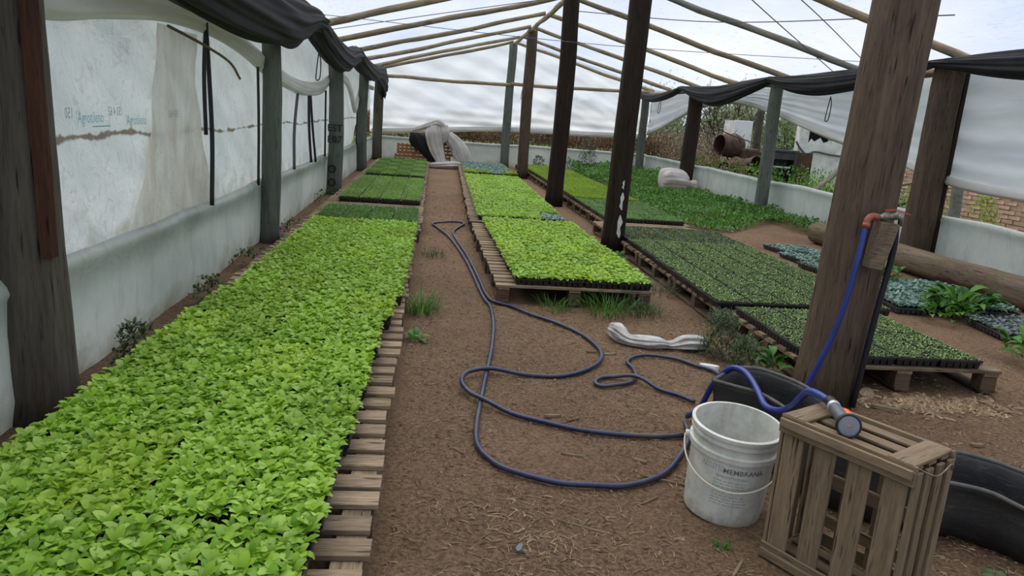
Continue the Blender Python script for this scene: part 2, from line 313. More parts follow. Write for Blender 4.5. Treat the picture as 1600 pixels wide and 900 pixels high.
# ------------------------------------------------------------------ polythene shell
EX0, EX1, RX, EZ, RZ = -1.95, 6.45, 2.15, 2.50, 3.62
def roof_z(x): return EZ+(RZ-EZ)*(x-EX0)/(RX-EX0) if x < RX else RZ-(RZ-EZ-.0)*(x-RX)/(EX1-RX)
RAFT = [1.4, 3.8, 6.16, 8.54, 10.9, 13.3, 15.7, 18.05, 20.4, 22.0]
def sag(y):
    for a, b in zip(RAFT, RAFT[1:]):
        if a <= y <= b: return -.05*math.sin(PI*(y-a)/(b-a))
    return 0
for nm, xa, xb in (('ceiling_left', EX0-.1, RX), ('ceiling_right', RX, EX1+.15)):
    o = sheet(40, 120, lambda a, b: (xa+(xb-xa)*a, -1.2+23.35*b, roof_z(xa+(xb-xa)*a)+.03+sag(-1.2+23.35*b)+.008*vn(a*9, b*60))).obj(nm, M['film_roof'], None, True)
    tag(o, kind='structure')
def wl_bottom(y): return .5 if y < 17.3 else .5+min(1, (y-17.3)/1.5)*.85
def wl(a, b):
    y = -1.2+23.2*a; z0 = wl_bottom(y); z = z0+(2.48-z0)*b
    return (-1.83+.012*vn(y*1.5, z*4)+.008*vn(y*6, z*9, 2)+.02*math.sin(y*1.35), y, z)
wall = sheet(330, 34, wl).obj('wall_left', M['film_wall'], None, True); tag(wall, kind='structure')
def strip(name, p0, p1, inward, top=.63, n=240, foldw=.035):
    """skirt sheet standing on the ground with a doubled, turned-over top edge; inward = unit vector into the house"""
    prof = [(-.012, -.02), (0, .10), (.004, .25), (-.002, .40), (.006, top-.09), (.022, top-.06), (.012, top-.03), (-.012, top), (-.03, top-.008), (-.035, top-.05)]
    p0, p1, iv = Vector(p0), Vector(p1), Vector(inward); mb = MB(); rings = []; L = (p1-p0).length
    for i in range(n+1):
        t = i/n; c = p0.lerp(p1, t); s = t*L; rings.append([c+iv*(d+.012*vn(s*1.1, z*3)+.006*vn(s*5, z*8))+Vector((0, 0, z+.018*vn(s*.9)*(z > .3))) for d, z in prof])
    mb.loft(rings, closed=False); return mb.obj(name, M['film_strip'], None, True)
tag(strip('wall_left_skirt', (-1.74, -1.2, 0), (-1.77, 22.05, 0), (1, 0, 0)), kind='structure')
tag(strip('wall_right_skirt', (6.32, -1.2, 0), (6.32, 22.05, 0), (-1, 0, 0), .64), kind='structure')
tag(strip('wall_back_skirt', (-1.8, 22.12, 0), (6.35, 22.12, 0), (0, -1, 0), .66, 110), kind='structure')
def wb(a, b):
    x = -1.85+8.2*a; z0 = .80+.36*min(1, (x+1.85)/7)+.05*math.sin(x*.9); z1 = roof_z(x); z = z0+(z1-z0)*b
    return (x, 22.16+.02*vn(x*2, z*5)+.022*(1-b)**6*math.sin(z*26+x*.5), z)
tag(sheet(90, 60, wb).obj('wall_back', M['film_end'], None, True), kind='structure')
folded('trim_back_hem', [((x, 22.12, .80+.36*min(1, (x+1.85)/7)+.05*math.sin(x*.9)+.03), (0, .045, 0), (0, 0, .07)) for x in np.linspace(-1.8, 6.3, 12)], M['film_hem'], None, 20, 6, .12, 4)['kind'] = 'structure'
CB = [(-1.2, .95), (4, .95), (7.37, .99), (8.4, 1.03), (10.5, 1.34), (11.9, 1.55), (13.2, 1.78), (14.6, 2.02), (15.9, 2.10), (17.2, 2.08), (18.4, 1.92), (20.4, 1.52), (22.1, 1.22)]
cbz = lambda y: float(np.interp(y, [c[0] for c in CB], [c[1] for c in CB]))
def wr(a, b):
    y = -1.2+23.3*a; z0 = cbz(y); z = z0+(2.47-z0)*b
    return (6.36-.05*math.sin(b*26+y*.12)*(1-b)*.9+.012*vn(y*2, z*7)-.03*(1-b), y, z)
tag(sheet(260, 70, wr).obj('wall_right', M['film_curtain'], None, True), kind='structure')
folded('trim_right_hem', [((6.30, y, cbz(y)+.02), (.045, 0, 0), (0, 0, .055)) for y in (-1, 1, 3, 5, 7, 8.4, 9.5, 10.5, 11.2, 11.9, 13, 14, 15.2, 16.5, 18, 19.3, 20.6, 22)], M['film_hem'], None, 20, 8, .14, 4)['kind'] = 'structure'
# bunched wall sheet along the top of the left wall
folded('rolled_sheet', [((-1.74, y, z), (r*.6, 0, 0), (0, 0, r)) for y, z, r in ((2.2, 1.84, .13), (3.6, 1.86, .14), (4.4, 1.93, .12), (5.3, 1.99, .10), (6.3, 1.97, .09), (7.2, 1.89, .08), (8.3, 1.76, .09), (9.4, 1.66, .08), (10.6, 1.62, .09), (11.9, 1.68, .09), (13., 1.86, .07), (14.8, 1.93, .07), (15.9, 1.75, .08), (16.9, 1.36, .07), (17.4, 1.58, .07), (18.5, 1.9, .06), (21.6, 1.95, .06))],
       M['film_hem'], None, 40, 10, .09, 5, 2)
tag(bpy.data.objects['rolled_sheet'], 'cream plastic sheet bunched and rolled along the top of the left wall', 'plastic sheet')
# overlapping dirty sheet
def patch(a, b):
    z = .55+1.32*b; y0 = float(np.interp(z, [.55, 1.18, 1.55, 1.87], [4.55, 5.02, 5.08, 5.15])); y1 = float(np.interp(z, [.55, 1.18, 1.55, 1.87], [6.35, 6.0, 5.88, 5.95])); y = y0+(y1-y0)*a
    return (-1.775+.012*math.sin(y*9+z*3)+.010*vn(y*7, z*6), y, z)
tag(sheet(24, 24, patch).obj('overlapping_sheet', M['film_patch'], None, True), 'dirty translucent plastic sheet hanging over the left wall beside the nearest post', 'plastic sheet')
# ------------------------------------------------------------------ posts
def post(name, x, y, r, h, mat, label, lean=(0, 0), sq=0., seed=0, n=20, taper=.92, group=None):
    mb = MB(); rings = []
    for i in range(17):
        t = i/16; z = -.03+h*t
        ring = []
        for j in range(n):
            a = 2*PI*j/n; ca, sa = math.cos(a), math.sin(a)
            rr = r*(1-(1-taper)*t)*(1+.05*vn(a*1.5+seed, t*3)+.02*vn(a*4, t*14+seed)+(.10 if i == 0 else 0))
            if sq: rr *= (1-sq)+sq/max(abs(ca), abs(sa))
            if j == 13: rr *= .93
            ring.append((lean[0]*t+ca*rr+.02*vn(t*2.3, seed), lean[1]*t+sa*rr, z))
        rings.append(ring)
    mb.loft(rings); o = mb.obj(name, mat, None, True, (x, y, 0)); return tag(o, label, 'post', group)
L1 = post('wooden_post', -1.69, 3.32, .125, 2.5, M['post_left'], 'thick weathered wooden post, nearest on the left, with a reddish split face', (-.02, 0), .55, 1, 28, .95)
mb = MB(); sheet(3, 30, lambda a, b: (.112-.018*(1-abs(2*a-1))-.015*b, -.10+.085*a, .78+1.65*b+.02*math.sin(a*9)), mb)
mb2 = MB(); mb2.loft([[(.10-.03*t, -.125, z), (.132-.02*t+.004*vn(z*8), -.10, z), (.138-.022*t, -.055, z), (.128-.02*t+.004*vn(z*7, 3), -.035, z), (.09, -.03, z)] for z, t in [(.74+.02*(k % 2), 0) if k == 0 else (.76+1.7*k/22, k/22) for k in range(23)]]); mb2.obj('split_face', M['red_wood'], L1)
post('wooden_post', -1.78, 3.02, .045, 2.5, M['post_dark'], 'slim dark prop standing against the near side of the thick left post', (-.02, 0), .4, 5)
post('wooden_post', -1.64, 7.9, .098, 2.42, M['post_grey'], 'grey-green round post, second along the left wall', (0, 0), 0, 2)
L3 = post('wooden_post', -1.60, 12.6, .125, 2.4, M['post_grey'], 'grey-green post marked with dark letters, third along the left wall', (0, 0), .2, 3)
post('wooden_post', -1.62, 17.5, .115, 2.42, M['post_grey'], 'grey-green post, fourth along the left wall', (0, 0), 0, 4)
post('wooden_post', -1.60, 21.8, .14, 2.42, M['post_left'], 'brown post at the far left corner', (0, 0), .4, 5)
C1 = post('wooden_post', 2.245, 3.80, .155, 3.62, M['post'], 'big brown centre post with a tap and a blue hose, nearest the camera', (.21, .02), .25, 6, 28, .93)
post('wooden_post', 2.15, 8.46, .128, 3.58, M['post_dark'], 'dark brown centre post with peeled pale marks, second from the camera', (.04, 0), .3, 7)
post('wooden_post', 2.14, 12.85, .145, 3.55, M['post_dark'], 'dark brown centre post between pallets, third from the camera', (.02, 0), .3, 8)
post('wooden_post', 2.18, 18.3, .135, 3.50, M['post'], 'brown centre post, fourth from the camera', (.02, 0), .3, 9)
post('wooden_post', 2.08, 21.95, .125, 3.50, M['post_grey'], 'grey centre post at the far end wall', (.02, 0), .3, 10)
R1 = post('wooden_post', 6.10, 8.72, .165, 2.50, M['post'], 'brown split post in front of the right wall, nearest on that side', (.03, 0), .5, 11)
mb = MB(); mb.box((.185, -.02, 1.22), (.05, .20, 2.46)); mb.obj('split_slab', M['post_dark'], R1)
post('wooden_post', 6.06, 13.2, .12, 2.46, M['post_grey'], 'grey-green round post by the right wall, second from the camera', (0, 0), 0, 12)
post('wooden_post', 6.10, 17.6, .17, 2.46, M['post_dark'], 'dark barked post by the right wall behind the white bundle', (0, 0), .3, 13)
post('wooden_post', 6.10, 21.9, .12, 2.46, M['post_grey'], 'grey post at the far right corner', (0, 0), 0, 14)
def text_mesh(body, size, mat, extr=0, bold=0):
    c = bpy.data.curves.new('t', 'FONT'); c.body = body; c.size = size; c.extrude = extr; c.offset = bold; c.align_x = 'LEFT'; c.resolution_u = 2
    o = bpy.data.objects.new('t', c); S.collection.objects.link(o); dg = bpy.context.evaluated_depsgraph_get(); me = bpy.data.meshes.new_from_object(o.evaluated_get(dg))
    bpy.data.objects.remove(o); me.materials.clear(); me.materials.append(mat); return me
for body, z in (('EST', 1.02), ('E07', .84)):
    o = put('marking', text_mesh(body, .16, M['ink'], .002), L3, (-.115, -.135, z), (PI/2, 0, 0))
for z in (.42, .20):
    mb = MB(); mb.tube([(.055*math.cos(a), 0, .055*math.sin(a)) for a in np.linspace(0, 2*PI, 15)], .012, 6); mb.obj('ring_mark', M['ink'], L3, True, (-.03, -.14, z))
mb = MB()
for z0_, h_, w_ in ((.18, .26, .030), (.50, .20, .022), (.74, .10, .012)): mb.loft([[(.02+.012*vn(t*7, z0_)-w_*q, y_, z0_+h_*t) for q, y_ in ((1, -.124), (-1, -.124), (-1, -.135), (1, -.135))] for t, w_ in ((0, w_*.2), (.2, w_*.8), (.45, w_*.5), (.7, w_), (1, w_*.15))])
mb.obj('peeled_patch', M['plaster'], bpy.data.objects['wooden_post.006'] if False else [o for o in bpy.data.objects if o.get('label', '').startswith('dark brown centre post with peeled')][0], False)
# ------------------------------------------------------------------ roof poles
def pole(p0, p1, r0, r1, mat, name, label, cat, seed, group=None, n=10, sway=.02, parent=None):
    p0, p1 = Vector(p0), Vector(p1); L = (p1-p0).length; mb = MB(); k = 14; pts = []; rad = []
    for i in range(k+1):
        t = i/k; pts.append((L*t, sway*vn(t*4+seed, 1), sway*vn(t*4+seed, 5))); rad.append((r0+(r1-r0)*t)*(1+.08*vn(t*12, seed)))
    mb.tube(pts, rad, n, 0, .08, seed); o = mb.obj(name, mat, parent, True, p0)
    o.rotation_euler = (p1-p0).to_track_quat('X', 'Z').to_euler(); 
    return tag(o, label, cat, group)
for i, y in enumerate(RAFT[1:]):
    far = 'at the far gable' if i == 8 else ordw(8-i)+' from the far gable'
    gm = M['pole_grey'] if i in (3,) else M['pole']
    pole((-1.80, y, 2.46), (2.12, y, 3.52), .05, .04, M['pole'], 'rafter', f'peeled wooden rafter of the left roof slope, {far}', 'rafter', i, 'rafters under the film roof')
    pole((6.35, y, 2.46), (2.18, y, 3.52), .05, .042, gm, 'rafter', f'peeled wooden rafter of the right roof slope, {far}', 'rafter', i+20, 'rafters under the film roof')
for k, (a, b) in enumerate(((1.4, 8.4), (8.4, 12.8), (12.8, 18.2), (18.2, 22))):
    pole((2.14, a-.15, 3.46), (2.14, b, 3.46), .05, .045, M['pole'], 'ridge_pole', 'peeled ridge pole, '+['nearest length overhead', 'length over the third centre post', 'length over the fourth centre post', 'length meeting the far gable'][k], 'beam', 40+k)
for k, (a, b) in enumerate(((-1, 8.8), (8.6, 13.3), (13.1, 17.7), (17.5, 22))):
    pole((6.16, a, 2.37), (6.16, b, 2.37), .05, .045, M['pole'], 'eave_pole', 'pale pole along the right eave, '+['from the nearest post toward the camera', 'between nearest and second post', 'between second and third post', 'between third post and far corner'][k], 'beam', 50+k)
pole((-1.75, 21.85, 2.31), (2.1, 21.85, 2.33), .05, .05, M['pole'], 'tie_beam', 'horizontal pole across the left half of the far gable', 'beam', 60)
pole((2.1, 21.82, 2.35), (6.3, 21.85, 2.42), .05, .05, M['pole'], 'tie_beam', 'horizontal pole across the right half of the far gable', 'beam', 61)
def wire(pts, r, mat, name, label, cat='wire', per=8):
    mb = MB(); mb.tube(spline(pts, per), r, 5); return tag(mb.obj(name, mat, None, True), label, cat)
wire([(-1.7, 12., 2.52), (0, 12., 2.9), (2.1, 12., 3.35)], .006, M['wire'], 'wire', 'thin wire under the left roof slope between the rafters')
wire([(-1.7, 9.7, 2.5), (2.1, 9.7, 2.42), (6.1, 9.7, 2.5)], .004, M['wire'], 'wire', 'thin wire stretched across the house near the second centre post')
wire([(2.3, 7.4, 3.2), (4, 9.4, 2.95), (6.2, 11.6, 2.5)], .007, M['wire'], 'wire', 'dark wire slanting down the right roof slope')
wire([(2.3, 6.9, 3.25), (4.2, 8.6, 2.9), (6.2, 10.6, 2.52)], .006, M['wire'], 'wire', 'second dark wire slanting down the right roof slope, closer to the camera')
wire([(2.2, 13, 3.25), (4.0, 11.0, 3.0), (5.2, 7.5, 2.78)], .007, M['wire'], 'wire', 'wire crossing the right roof slope the other way')
wire([(4.6, 4.0, 2.86), (6.3, 5.9, 2.5)], .008, M['wire'], 'wire', 'wire in the top right corner of the picture')
for x, y, z, l in ((5.95, 11.1, 2.1, 'wire loop hanging under the right shade cloth'), (2.45, 21.80, 2.34, 'wire loop hanging beside the far centre post'), (5.9, 19.8, 2.2, 'wire tail hanging under the far right shade cloth'), (-1.60, 10.7, 2.12, 'black cord with a loop hanging below the left shade cloth')):
    wire([(x, y, z), (x+.03, y, z-.12), (x+.02, y, z-.34), (x-.03, y, z-.36), (x-.02, y, z-.2), (x, y, z-.02)], .008, M['strap'], 'hanging_loop', l, 'cord')
# black straps on the left wall
for pts, r, l in (([(-1.70, 5.95, 1.98), (-1.73, 5.98, 1.6), (-1.74, 6.03, 1.15)], .016, 'short black strap of the pair by the nearest left bay'),
                  ([(-1.70, 5.93, 1.99), (-1.72, 6.07, 1.6), (-1.72, 6.12, 1.1), (-1.72, 6.08, .60)], .018, 'long black strap hanging down the left wall in the nearest bay'),
                  ([(-1.73, 7.72, 1.85), (-1.73, 7.75, 1.2), (-1.73, 7.72, .60)], .014, 'straight black strap against the second left post'),
                  ([(-1.73, 10.75, 1.62), (-1.73, 10.8, 1.1), (-1.73, 11.0, .62)], .02, 'black strap in the second bay of the left wall, nearer one'),
                  ([(-1.73, 10.85, 1.62), (-1.73, 11.1, 1.1), (-1.72, 11.35, .60)], .018, 'black strap in the second bay of the left wall, slanting farther one'),
                  ([(-1.75, 10.05, 1.62), (-1.76, 9.85, 1.1), (-1.75, 9.8, .60)], .02, 'grey strap seen through the sheet in the second left bay'),
                  ([(-1.72, 12.3, 1.65), (-1.72, 12.3, .62)], .016, 'black strap beside the lettered left post'),
                  ([(-1.72, 17.2, 1.35), (-1.72, 17.2, .6)], .016, 'black strap beside the fourth left post')):
    wire(pts, r, M['strap'] if l[:4] != 'grey' else M['wire'], 'strap', l, 'strap')
# printed film lettering
for body, y, z, sz, mat, mir, nm in (("'Agrotileno", 3.99, 1.265, .085, 'teal', 0, 'a'), ('150 4 63', 4.56, 1.30, .07, 'greyprint', 1, 'b'), ("'Agrotileno", 4.60, 1.245, .085, 'teal', 0, 'c'), ('150', 3.96, 1.29, .075, 'greyprint', 1, 'd'), ('150 4 63', 5.42, 1.285, .07, 'greyprint', 1, 'e')):
    me = text_mesh(body, sz, M[mat]); o = put('printed_lettering', me, wall, (-1.742 if y > 5 or mir and y > 5 else -1.772, y, z), (PI/2, 0, PI/2)); 
    o.scale = (-.78 if mir else .82, 1, 1)
mb = MB(); mb.box((-1.772, 4.28, 1.245), (.001, .22, .006)); mb.obj('printed_underline', M['teal'], wall)
# broken stick end poking through at top of left wall
wire([(-1.72, 5.2, 1.86), (-1.70, 5.9, 1.80), (-1.68, 6.5, 1.72), (-1.66, 6.75, 1.60)], .011, M['twig'], 'broken_branch', 'broken dead branch tangled in the sheet high on the left wall', 'branch')
# ------------------------------------------------------------------ black shade cloth
def swag(name, X, data, label, seed, th=.12, k=9):
    return tag(folded(name, [((X+dx, y, (a+b)/2), (th, 0, 0), (0, 0, (a-b)/2)) for y, a, b, dx in data], M['cloth_black'], None, 72, 10, .075, k, seed), label, 'shade cloth')
swag('shade_cloth', -1.42, [(2.2, 2.45, 2.15, 0), (3.4, 2.43, 2.05, 0), (4.6, 2.40, 1.93, 0), (5.8, 2.38, 1.90, 0), (6.9, 2.40, 1.92, 0), (7.8, 2.44, 1.98, 0), (8.7, 2.47, 2.20, 0), (9.3, 2.46, 2.24, 0)], 'black shade cloth swag on the left side, nearest fold over the second post', 1, .15)
swag('shade_cloth', -1.44, [(9.0, 2.48, 2.25, 0), (9.9, 2.42, 2.08, 0), (11.2, 2.34, 1.95, 0), (12.4, 2.32, 1.96, 0), (13.4, 2.42, 2.12, 0), (14.1, 2.46, 2.20, 0)], 'black shade cloth swag on the left side, middle fold over the lettered post', 2, .14)
swag('shade_cloth', -1.44, [(13.9, 2.46, 2.2, 0), (15, 2.40, 2.08, 0), (16.6, 2.36, 2.02, 0), (17.8, 2.38, 2.02, 0), (19.2, 2.44, 2.1, 0), (20.6, 2.50, 1.95, 0), (21.2, 2.50, 1.68, 0)], 'black shade cloth swag on the left side, farthest fold with a hanging end', 3, .14)
swag('shade_cloth', 5.92, [(2.5, 2.50, 2.2, 0), (4.5, 2.47, 2.12, 0), (6.2, 2.46, 2.13, 0), (7.4, 2.48, 2.20, 0), (8.3, 2.48, 2.33, 0), (8.75, 2.47, 2.41, 0)], 'black shade cloth swag on the right side, nearest the camera', 4, .10, 7)
swag('shade_cloth', 5.92, [(8.7, 2.47, 2.41, 0), (9.4, 2.47, 2.28, 0), (10.5, 2.45, 2.16, 0), (11.5, 2.45, 2.13, 0), (12.5, 2.46, 2.22, 0), (13.2, 2.48, 2.38, 0)], 'black shade cloth swag between the nearest and second right posts', 5, .10, 7)
swag('shade_cloth', 5.92, [(13.15, 2.48, 2.38, 0), (13.8, 2.46, 2.25, 0), (14.8, 2.42, 2.08, 0), (15.9, 2.40, 2.00, 0), (16.9, 2.42, 2.1, 0), (17.8, 2.46, 2.30, 0), (18.2, 2.47, 2.40, 0)], 'black shade cloth swag between the second and third right posts', 6, .10, 7)
swag('shade_cloth', 5.92, [(18.1, 2.47, 2.40, 0), (18.9, 2.40, 2.24, 0), (20.2, 2.32, 2.12, 0), (21.4, 2.36, 2.18, 0), (22, 2.44, 2.3, 0)], 'black shade cloth swag at the far right corner', 7, .09, 6)
# ------------------------------------------------------------------ pallets
def board_mesh(L, Wd, T, name='board', mat='pallet'):
    mb = MB(); b = .002; rings = []
    for x in (-L/2, -L/6, L/6, L/2):
        w, t = Wd/2, T/2; j = .0015*vn(x*9, Wd*30)
        rings.append([(x, -w+j, -t+b), (x, -w+b+j, -t), (x, w-b+j, -t), (x, w+j, -t+b), (x, w+j, t-b), (x, w-b+j, t), (x, -w+b+j, t), (x, -w+j, t-b)])
    mb.loft(rings); return mb.obj(name, M[mat], link=False)
BM = {}
def bmesh_for(key, L, Wd, T, mat='pallet'):
    if key not in BM: BM[key] = board_mesh(L, Wd, T, key, mat)
    return BM[key]
def pallet(x0, y0, w, l, label, group, along='x', rz=0):
    """deck boards run along x (across the bed); w = extent in x, l = extent in y, height .15"""
    g = f'{w:.2f}{l:.2f}'; root = empty('pallet', (x0+w/2, y0+l/2, 0), label, 'pallet', group, rz)
    n = 8
    for i in range(n):
        wd = .092
        y = -l/2+.05+(l-.10)*i/(n-1)+rnd.uniform(-.008, .008)
        put('deck_board', bmesh_for('deck'+g, w, wd, .02), root, (rnd.uniform(-.012, .012), y, .138), (0, 0, rnd.uniform(-.008, .008)))
    for x in (-w/2+.06, 0, w/2-.06):
        put('stringer_board', bmesh_for('str'+g, l-.01, .095, .018), root, (x, 0, .118), (0, 0, PI/2))
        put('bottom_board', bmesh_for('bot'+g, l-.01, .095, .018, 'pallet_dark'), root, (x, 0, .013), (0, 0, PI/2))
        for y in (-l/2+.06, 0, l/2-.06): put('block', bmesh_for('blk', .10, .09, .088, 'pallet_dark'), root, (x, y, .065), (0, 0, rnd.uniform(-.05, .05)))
    return root
k = 0; y = 1.25
while y < 19.4:
    pallet(-1.44+(.0), y, 1.30 if y < 8 else 1.34, 1.14, f'weathered wooden pallet under the left bed, {ordw(k)} from the camera', 'pallets under the left bed', rz=rnd.uniform(-.008, .008)); y += 1.17; k += 1
k = 0; y = 5.72
while y < 9.0:
    pallet(.545-.02*k, y, 1.28, 1.10, f'weathered wooden pallet under the near centre bed, {ordw(k)} from the camera', 'pallets under the near centre bed'); y += 1.13; k += 1
k = 0; y = 9.28
while y < 20.6:
    pallet(.50+(y-9.3)*.015, y, 1.30, 1.14, f'wooden pallet under the far centre bed, {ordw(k)} from its near end', 'pallets under the far centre bed'); y += 1.17; k += 1
pallet(2.26, 3.98, 1.26, 1.18, 'pallet at the near end of the right bed beside the big post', 'pallets under the right bed')
k = 0; y = 5.26
while y < 9.1:
    pallet(2.20, y, 1.30, 1.14, f'pallet under the dark middle right bed, {ordw(k)} from its near end', 'pallets under the middle right bed'); y += 1.17; k += 1
k = 0; y = 9.92
while y < 20.6:
    pallet(2.36, y, 1.24, 1.14, f'pallet under the far right bed, {ordw(k)} from its near end', 'pallets under the far right bed'); y += 1.17; k += 1
# ------------------------------------------------------------------ seedlings
def leaf(V, F, base, az, ln, wd, up0, curl, secs, twist=0.):
    """secs: list of relative widths along the spine; spine leaves at elevation up0 and curls outward"""
    ca, sa = math.cos(az), math.sin(az); x = 0.; z = 0.; el = up0; n = len(secs); st = ln/(n-1); o = len(V)
    for i, w in enumerate(secs):
        h = wd*w/2; cup = h*.35
        px, py = -sa, ca
        for s, dz in ((-1, cup), (0, 0), (1, cup)):
            V.append((base[0]+ca*x+px*h*s, base[1]+sa*x+py*h*s, base[2]+z+dz+twist*h*s))
        x += math.cos(el)*st; z += math.sin(el)*st; el -= curl
    for i in range(n-1):
        for s in (0, 1): a = o+i*3+s; F.append((a, a+1, a+4, a+3))
def plant(V, F, x, y, z, kind, r):
    if kind == 'lettuce':
        n = 8; a0 = r.random()*6.28; sc = r.uniform(.8, 1.2)
        for i in range(n):
            inner = i >= 4
            leaf(V, F, (x, y, z), a0+i*2.4+r.uniform(-.4, .4), (.062 if not inner else .056)*sc*r.uniform(.85, 1.15), (.0255 if not inner else .021)*sc*r.uniform(.8, 1.25), r.uniform(1.15, 1.5) if not inner else 1.5, r.uniform(.22, .55), (.12, .28, .85, 1., .85, .3), r.uniform(-.3, .3))
    elif kind == 'small':
        a0 = r.random()*6.28
        for i in range(4): leaf(V, F, (x, y, z), a0+i*1.57+r.uniform(-.3, .3), .034*r.uniform(.8, 1.2), .015, r.uniform(.8, 1.3), .35, (.15, 1., .6), 0)
    elif kind == 'sprout':
        a0 = r.random()*6.28
        for i in range(3): leaf(V, F, (x, y, z), a0+i*2.1+r.uniform(-.3, .3), .022*r.uniform(.7, 1.2), .012, r.uniform(.5, 1.1), .45, (.2, 1., .4), 0)
    elif kind == 'blue':
        a0 = r.random()*6.28
        for i in range(4): leaf(V, F, (x, y, z), a0+i*1.57+r.uniform(-.3, .3), .060*r.uniform(.8, 1.2), .030, r.uniform(.7, 1.2), .4, (.12, .9, .9, .4), r.uniform(-.3, .3))
TW, TL, TH = .278, .560, .048
TRAYM = {}
def tray_mesh(mat):
    if mat in TRAYM: return TRAYM[mat]
    mb = MB(); mb.box((0, 0, TH-.004), (TW, TL, .008)); mb.box((0, 0, TH+.0015), (TW-.02, TL-.02, .004), 1)
    for s in (-1, 1): mb.box((s*(TW/2-.004), 0, TH+.002), (.006, TL, .008)); mb.box((0, s*(TL/2-.004), TH+.002), (TW-.01, .006, .008))
    for i in range(6):
        for j in range(12):
            if i in (0, 5) or j in (0, 11): mb.box(((i-2.5)*.045, (j-5.5)*.0455, TH/2-.003), (.030, .030, TH-.010), 0, None, 1.35)
    mb.box((0, 0, TH/2), (.17, .44, .03)); TRAYM[mat] = mb.obj('seedling_tray', [M[mat], M['soil']], link=False); return TRAYM[mat]
PM = {}
def patch_mesh(kind, mat, var):
    key = (kind, mat, var)
    if key in PM: return PM[key]
    r = random.Random(hash(kind) % 1 + var*17+len(kind)); V, F = [], []
    nx, ny = {'lettuce': (7, 14), 'small': (9, 18), 'sprout': (10, 20), 'blue': (6, 12)}[kind]
    for i in range(nx):
        for j in range(ny):
            if r.random() < {'lettuce': .015, 'small': .02, 'sprout': .06, 'blue': .04}[kind]: continue
            plant(V, F, ((i+.5)/nx-.5)*(TW-.015)+r.uniform(-.005, .005), ((j+.5)/ny-.5)*(TL-.015)+r.uniform(-.005, .005), TH+.002, kind, r)
    me = bpy.data.meshes.new('seedlings'); me.from_pydata(V, [], F); me.materials.append(M[mat]); me.polygons.foreach_set('use_smooth', [True]*len(F)); me.update(); PM[key] = me; return me
SINGLE = []
for q in range(6):
    V, F = [], []; plant(V, F, 0, 0, 0, 'lettuce', random.Random(q*5+1)); me = bpy.data.meshes.new('lettuce_seedling'); me.from_pydata(V, [], F); me.materials.append(M['lettuce']); me.polygons.foreach_set('use_smooth', [True]*len(F)); SINGLE.append(me)
ntray = 0
def tray(x, y, z, kind, mat, label, group, tm='tray', single=False, hscale=1., rz=None, tilt=0.):
    global ntray
    ntray += 1; o = put('seedling_tray', tray_mesh(tm), None, (x, y, z), (tilt, 0, rz if rz is not None else rnd.uniform(-.012, .012))); tag(o, label, 'seedling tray', group)
    if single:
        r = random.Random(ntray)
        for i in range(6):
            for j in range(12):
                p = put('lettuce_seedling', SINGLE[r.randrange(6)], o, (((i+.5)/6-.5)*(TW-.015)+r.uniform(-.005, .005), ((j+.5)/12-.5)*(TL-.015)+r.uniform(-.005, .005), TH), (0, 0, r.random()*6.28)); s = r.uniform(.9, 1.15); p.scale = (s, s, s)
    else:
        p = put('seedlings', patch_mesh(kind, mat, ntray % 3), o, None, (0, 0, PI*(ntray//3 % 2))); p['kind'] = 'stuff'; p.scale = (1, 1, hscale)
    return o
DZ = .149
def bed(bedname, desc_of, xs_of, y0, rows, pitch, spec, aisle_first, rowbase=0, gap=()):
    for r_ in range(rows):
        y = y0+r_*pitch+TL/2
        xs = xs_of(y); 
        for c in range(len(xs)):
            kind, mat, adj, hs, tm, single = spec(r_, c)
            if kind is None: continue
            pos = ordw(c if aisle_first else len(xs)-1-c)
            tray(xs[c]+rnd.uniform(-.004, .004), y+rnd.uniform(-.008, .008), DZ+.001, kind, mat, f'tray of {adj}, {bedname} bed, {ordw(rowbase+r_)} row, {pos} from the aisle', f'{adj} trays in the {bedname} bed', tm, single, hs)
step = .283
xl = lambda y: [-.13-TW/2-.15*max(0, (4.6-y)/2.8 if y < 4.6 else 0)-.02-step*c for c in range(4)]
def xl(y):
    right = float(np.interp(y, [1.5, 2.8, 4.2, 5.2, 9]
, [-.30, -.27, -.24, -.16, -.14])); return [right-TW/2-step*c for c in range(4)]
bed('left', None, xl, 1.50, 12, .567, lambda r_, c: ('lettuce', 'lettuce' if (r_*3+c) % 5 else 'lettuce_b', 'tall light green lettuce seedlings', 1., 'tray', r_ == 0), True)
bed('left', None, xl, 8.35, 2, .567, lambda r_, c: ('small', 'small', 'short dark green seedlings', 1.25, 'tray', False), True, 12)
bed('left', None, xl, 10.45, 6, .58, lambda r_, c: ('small', 'fine', 'neat pale green seedlings', 1.1, 'tray', False), True, 14)
bed('left', None, xl, 14.35, 8, .59, lambda r_, c: ('small', 'small' if (r_+c) % 2 else 'fine', 'fine mid green seedlings', 1.3, 'tray_old', False), True, 20)
xc = lambda y: [.70-.02*(y-5.75)/1.0+TW/2+step*c for c in range(4)]
bed('near centre', None, xc, 5.74, 6, .567, lambda r_, c: ('lettuce', 'lettuce_b' if (r_+c) % 3 else 'lettuce', 'bright lettuce seedlings', .85, 'tray', False), True)
xf = lambda y: [.60+(y-9.3)*.013+TW/2+step*c for c in range(4)]
def fspec(r_, c):
    if r_ == 0 and c == 3: return ('blue', 'blue', 'bluish seedlings', .8, 'tray', False)
    if r_ < 11: return ('lettuce', 'lettuce', 'fresh green lettuce seedlings', .8, 'tray', False)
    if r_ == 11: return (None,)*6 if c == 2 else ('lettuce', 'yellow', 'yellowish lettuce seedlings', 1.3, 'tray', False)
    return ('blue', 'blue', 'bluish cabbage seedlings', .7, 'tray', False)
bed('far centre', None, xf, 9.36, 18, .60, fspec, True)
